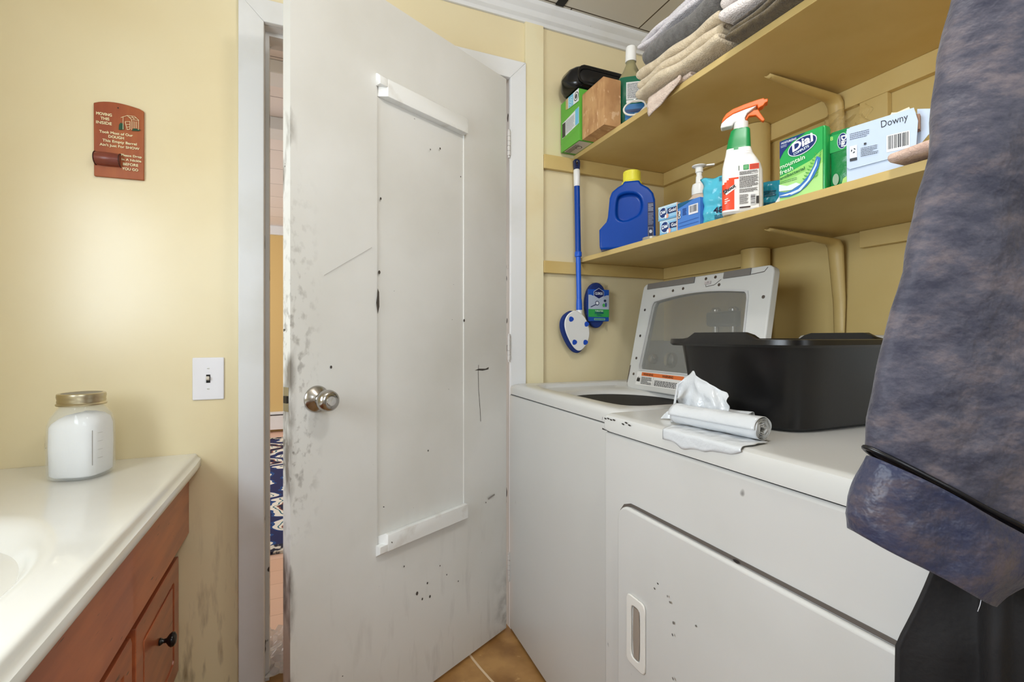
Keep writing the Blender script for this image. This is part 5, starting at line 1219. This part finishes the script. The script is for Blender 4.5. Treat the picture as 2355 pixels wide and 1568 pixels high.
# pink hand towel and wicker bits at the end of the shelf
towel('hand_towel', 'peach pink folded hand towel beside the dryer sheet box', 'towel', 0.976, 0.33, 0.536, LT+0.006, 0.12, 2, 0.010, (226, 196, 178), (206, 172, 156), 51, grp=None)
t = thing('wicker_basket', 'dark brown basket half hidden behind robe on the lower shelf', 'basket', (1.140, 0.50, LT+0.0005), 0)
bm = nb(); R = random.Random(4)
for k in range(40):
    a = 2*PI*k/40; r0, r1 = 0.030, 0.040
    tube(bm, [(r0*math.cos(a), 1.4*r0*math.sin(a), 0.003), (r1*math.cos(a+0.1), 1.4*r1*math.sin(a+0.1), 0.03), ((r1+.004)*math.cos(a), 1.4*(r1+.004)*math.sin(a), 0.065)], 0.002, 5)
for z, r in ((0.004, 0.030), (0.022, 0.037), (0.042, 0.0415), (0.065, 0.044)):
    tube(bm, [(r*math.cos(2*PI*j/32), 1.4*r*math.sin(2*PI*j/32), z) for j in range(33)], 0.0028, 6)
finish('weave', bm, mat('dark_wicker', (66, 48, 36), 0.6), t, smooth=True)

# ------------------------------------------------------------------ robe and black coat on the right
Fv = Vector((math.sin(YAW), math.cos(YAW), 0)); Rv = Vector((math.cos(YAW), -math.sin(YAW), 0))
def at(px, py, s): return Vector((0, 0, CAMZ))+Fv*s+Rv*((px-CX)/FPX*s)+Vector((0, 0, (HY-py)/FPX*s))
def robe_mat(name, c1, c2, c3, rough):
    m = mat(name, c1, rough, sheen=0.15, bump=(34, 0.7, 0.010), spec=0.45); n = m.node_tree.nodes; L = m.node_tree.links; b = n['Principled BSDF']
    tc = n.new('ShaderNodeTexCoord'); t1 = n.new('ShaderNodeTexNoise'); t1.inputs['Scale'].default_value = 22; t1.inputs['Detail'].default_value = 9; t1.inputs['Roughness'].default_value = 0.72
    mp = n.new('ShaderNodeMapping'); mp.inputs['Rotation'].default_value = (0, 0.9, 0.5); mp.inputs['Scale'].default_value = (1, 1, 2.0)
    L.new(tc.outputs['Object'], mp.inputs[0]); L.new(mp.outputs[0], t1.inputs['Vector'])
    cr = n.new('ShaderNodeValToRGB'); e = cr.color_ramp.elements; e[0].position = 0.38; e[0].color = lin(c2); e[1].position = 0.64; e[1].color = lin(c3)
    q = e.new(0.5); q.color = lin(c1); L.new(t1.outputs['Fac'], cr.inputs[0]); L.new(cr.outputs[0], b.inputs['Base Color']); return m
M_robe = robe_mat('mottled_blue_grey_fleece', (70, 68, 80), (46, 46, 62), (102, 92, 96), 0.62)
M_cuff = robe_mat('satin_blue_cuff', (54, 55, 76), (36, 42, 70), (84, 74, 80), 0.42)
RB = thing('bathrobe', 'mottled blue grey bathrobe sleeve with turned cuff hanging at the right', 'robe', (0.60, -0.02, 0))
inv = RB.matrix_basis.inverted() if False else Matrix.Translation((-0.60, 0.02, 0))
def tubecloth(name, pairs, s0, dep, m, parent, seed, amp, nu=72, sub=5, th=0.003):
    bm = nb(); rings = []
    n = len(pairs)
    for i in range((n-1)*sub+1):
        k = min(i//sub, n-2); f = i/sub-k
        (l0, r0), (l1, r1) = pairs[k], pairs[k+1]
        if n > 2:
            pass
        lx, ly = l0[0]+(l1[0]-l0[0])*f, l0[1]+(l1[1]-l0[1])*f; rx, ry = r0[0]+(r1[0]-r0[0])*f, r0[1]+(r1[1]-r0[1])*f
        Lp, Rp = at(lx, ly, s0), at(rx, ry, s0); c = (Lp+Rp)/2; h = (Rp-Lp)/2; ring_ = []
        for j in range(nu):
            a = 2*PI*j/nu
            ca = math.copysign(abs(math.cos(a))**0.8, math.cos(a))
            p = c+h*ca-Fv*dep*math.sin(a)
            p += -Fv*(amp*noise.noise(p*9+Vector((seed, 0, 0)))+amp*0.5*noise.noise(p*24+Vector((0, seed, 0))))
            p += Vector((0, 0, 1))*(0.25*amp*noise.noise(p*14+Vector((0, 0, seed))))
            ring_.append(tuple(inv @ p))
        rings.append(ring_)
    loft(bm, rings, cap0=False, cap1=False)
    o = finish(name, bm, m, parent, smooth=True)
    md = o.modifiers.new('s', 'SOLIDIFY'); md.thickness = th; md.offset = -1
    return o, rings
prs = [((2330, -560), (2620, -520)), ((2268, -260), (2640, -160)), ((2205, 0), (2620, 130)), ((2152, 260), (2580, 430)), ((2103, 490), (2545, 680)), ((2050, 710), (2505, 910)), ((2008, 870), (2470, 1080)), ((1992, 960), (2440, 1180)), ((1990, 1030), (2405, 1258))]
S0 = 0.415
slv, rg = tubecloth('sleeve', prs, S0, 0.030, M_robe, RB, 3, 0.011)
cf, rg2 = tubecloth('cuff', [((1986, 1040), (2402, 1268)), ((1968, 1085), (2385, 1296)), ((1950, 1140), (2352, 1335)), ((1943, 1180), (2300, 1362)), ((1950, 1216), (2268, 1382))], S0, 0.034, M_cuff, RB, 5, 0.013)
bm = nb(); ring_ = [Vector(p) for p in rg[-1]]; pts = [p*1.0 for p in ring_]; c = sum(pts, Vector())/len(pts); pts = [c+(p-c)*1.004 for p in pts]; tube(bm, pts+[pts[0]], 0.0022, 8)
finish('piping', bm, mat('black_piping', (16, 16, 20), 0.35), RB, smooth=True)
tx, _ = tubecloth('thread', [((2256, 1378), (2257, 1378)), ((2253, 1392), (2254, 1392)), ((2248, 1406), (2249, 1406))], S0-0.030, 0.0003, mat('pale_thread', (200, 200, 205), 0.6), RB, 2, 0.0, nu=6, sub=1, th=0.0001)
# robe body, out of the frame to the right, and its hanger
def body(u, v):
    x = 0.600+0.05*math.sin(u*14+v*2)*0.3+0.012*noise.noise(Vector((u*6, v*5, 1))); y = 0.10-0.36*u*(0.45+0.55*v)+0.0*v; z = 1.92-1.30*v
    return tuple(inv @ Vector((x+0.035, y-0.03, z)))
sheet('robe_body', RB, body, 36, 40, M_robe, th=0.012)
t = thing('clothes_rod', 'ceiling hung steel rod at the right carrying the robe and coat', 'rod', (0.0, -0.12, 0))
bm = nb(); tube(bm, [(0.50, 0.06, 1.985), (RW-0.0005, 0.06, 1.985)], 0.012, 16)
finish('rod', bm, M_steel, t, smooth='auto')
bm = nb(); tube(bm, [(0.51, 0.06, 1.998), (0.51, 0.06, CEIL-0.0005)], 0.006, 12); finish('rod_hanger', bm, M_steel, t, smooth='auto')
# black coat hanging behind the cuff
CT_ = thing('black_coat', 'black coat hanging behind the blue grey sleeve at lower right', 'coat', (0.60, -0.02, 0))
M_coat = mat('black_cloth', (20, 19, 21), 0.8, var=(5, (30, 27, 27), 0.4, 0.7), bump=(150, 0.4, 0.002))
def coat(u, v):
    pxl = 2120+(2600-2120)*u; top = 1180; py = top+(2300-top)*v
    left = 2150 if v < 0.05 else 2150-85*min(1, max(0, (v-0.10)/0.17))**1.2-10*v
    pxx = left+(2640-left)*u
    s_ = 0.475-0.055*u-0.010*math.exp(-((pxx-2290)/22)**2)+0.008*math.sin(u*7+1)+0.004*noise.noise(Vector((u*5, v*5, 2)))
    if pxx > 2262: s_ -= 0.010*min(1, (pxx-2262)/14)
    return tuple(inv @ at(pxx, py, s_))
sheet('coat_panel', CT_, coat, 120, 40, M_coat, th=0.005)
def coatup(u, v):
    s_ = 0.46; a = at(2420, 1180, 0.445); b = Vector((0.67, 0.03, 1.96)); p = a.lerp(b, v); w = 0.10
    return tuple(inv @ (p+Rv*(u-0.35)*w+Vector((0, 0, 0))+Fv*0.004*math.sin(u*8)))
sheet('coat_shoulder', CT_, coatup, 20, 24, M_coat, th=0.005)
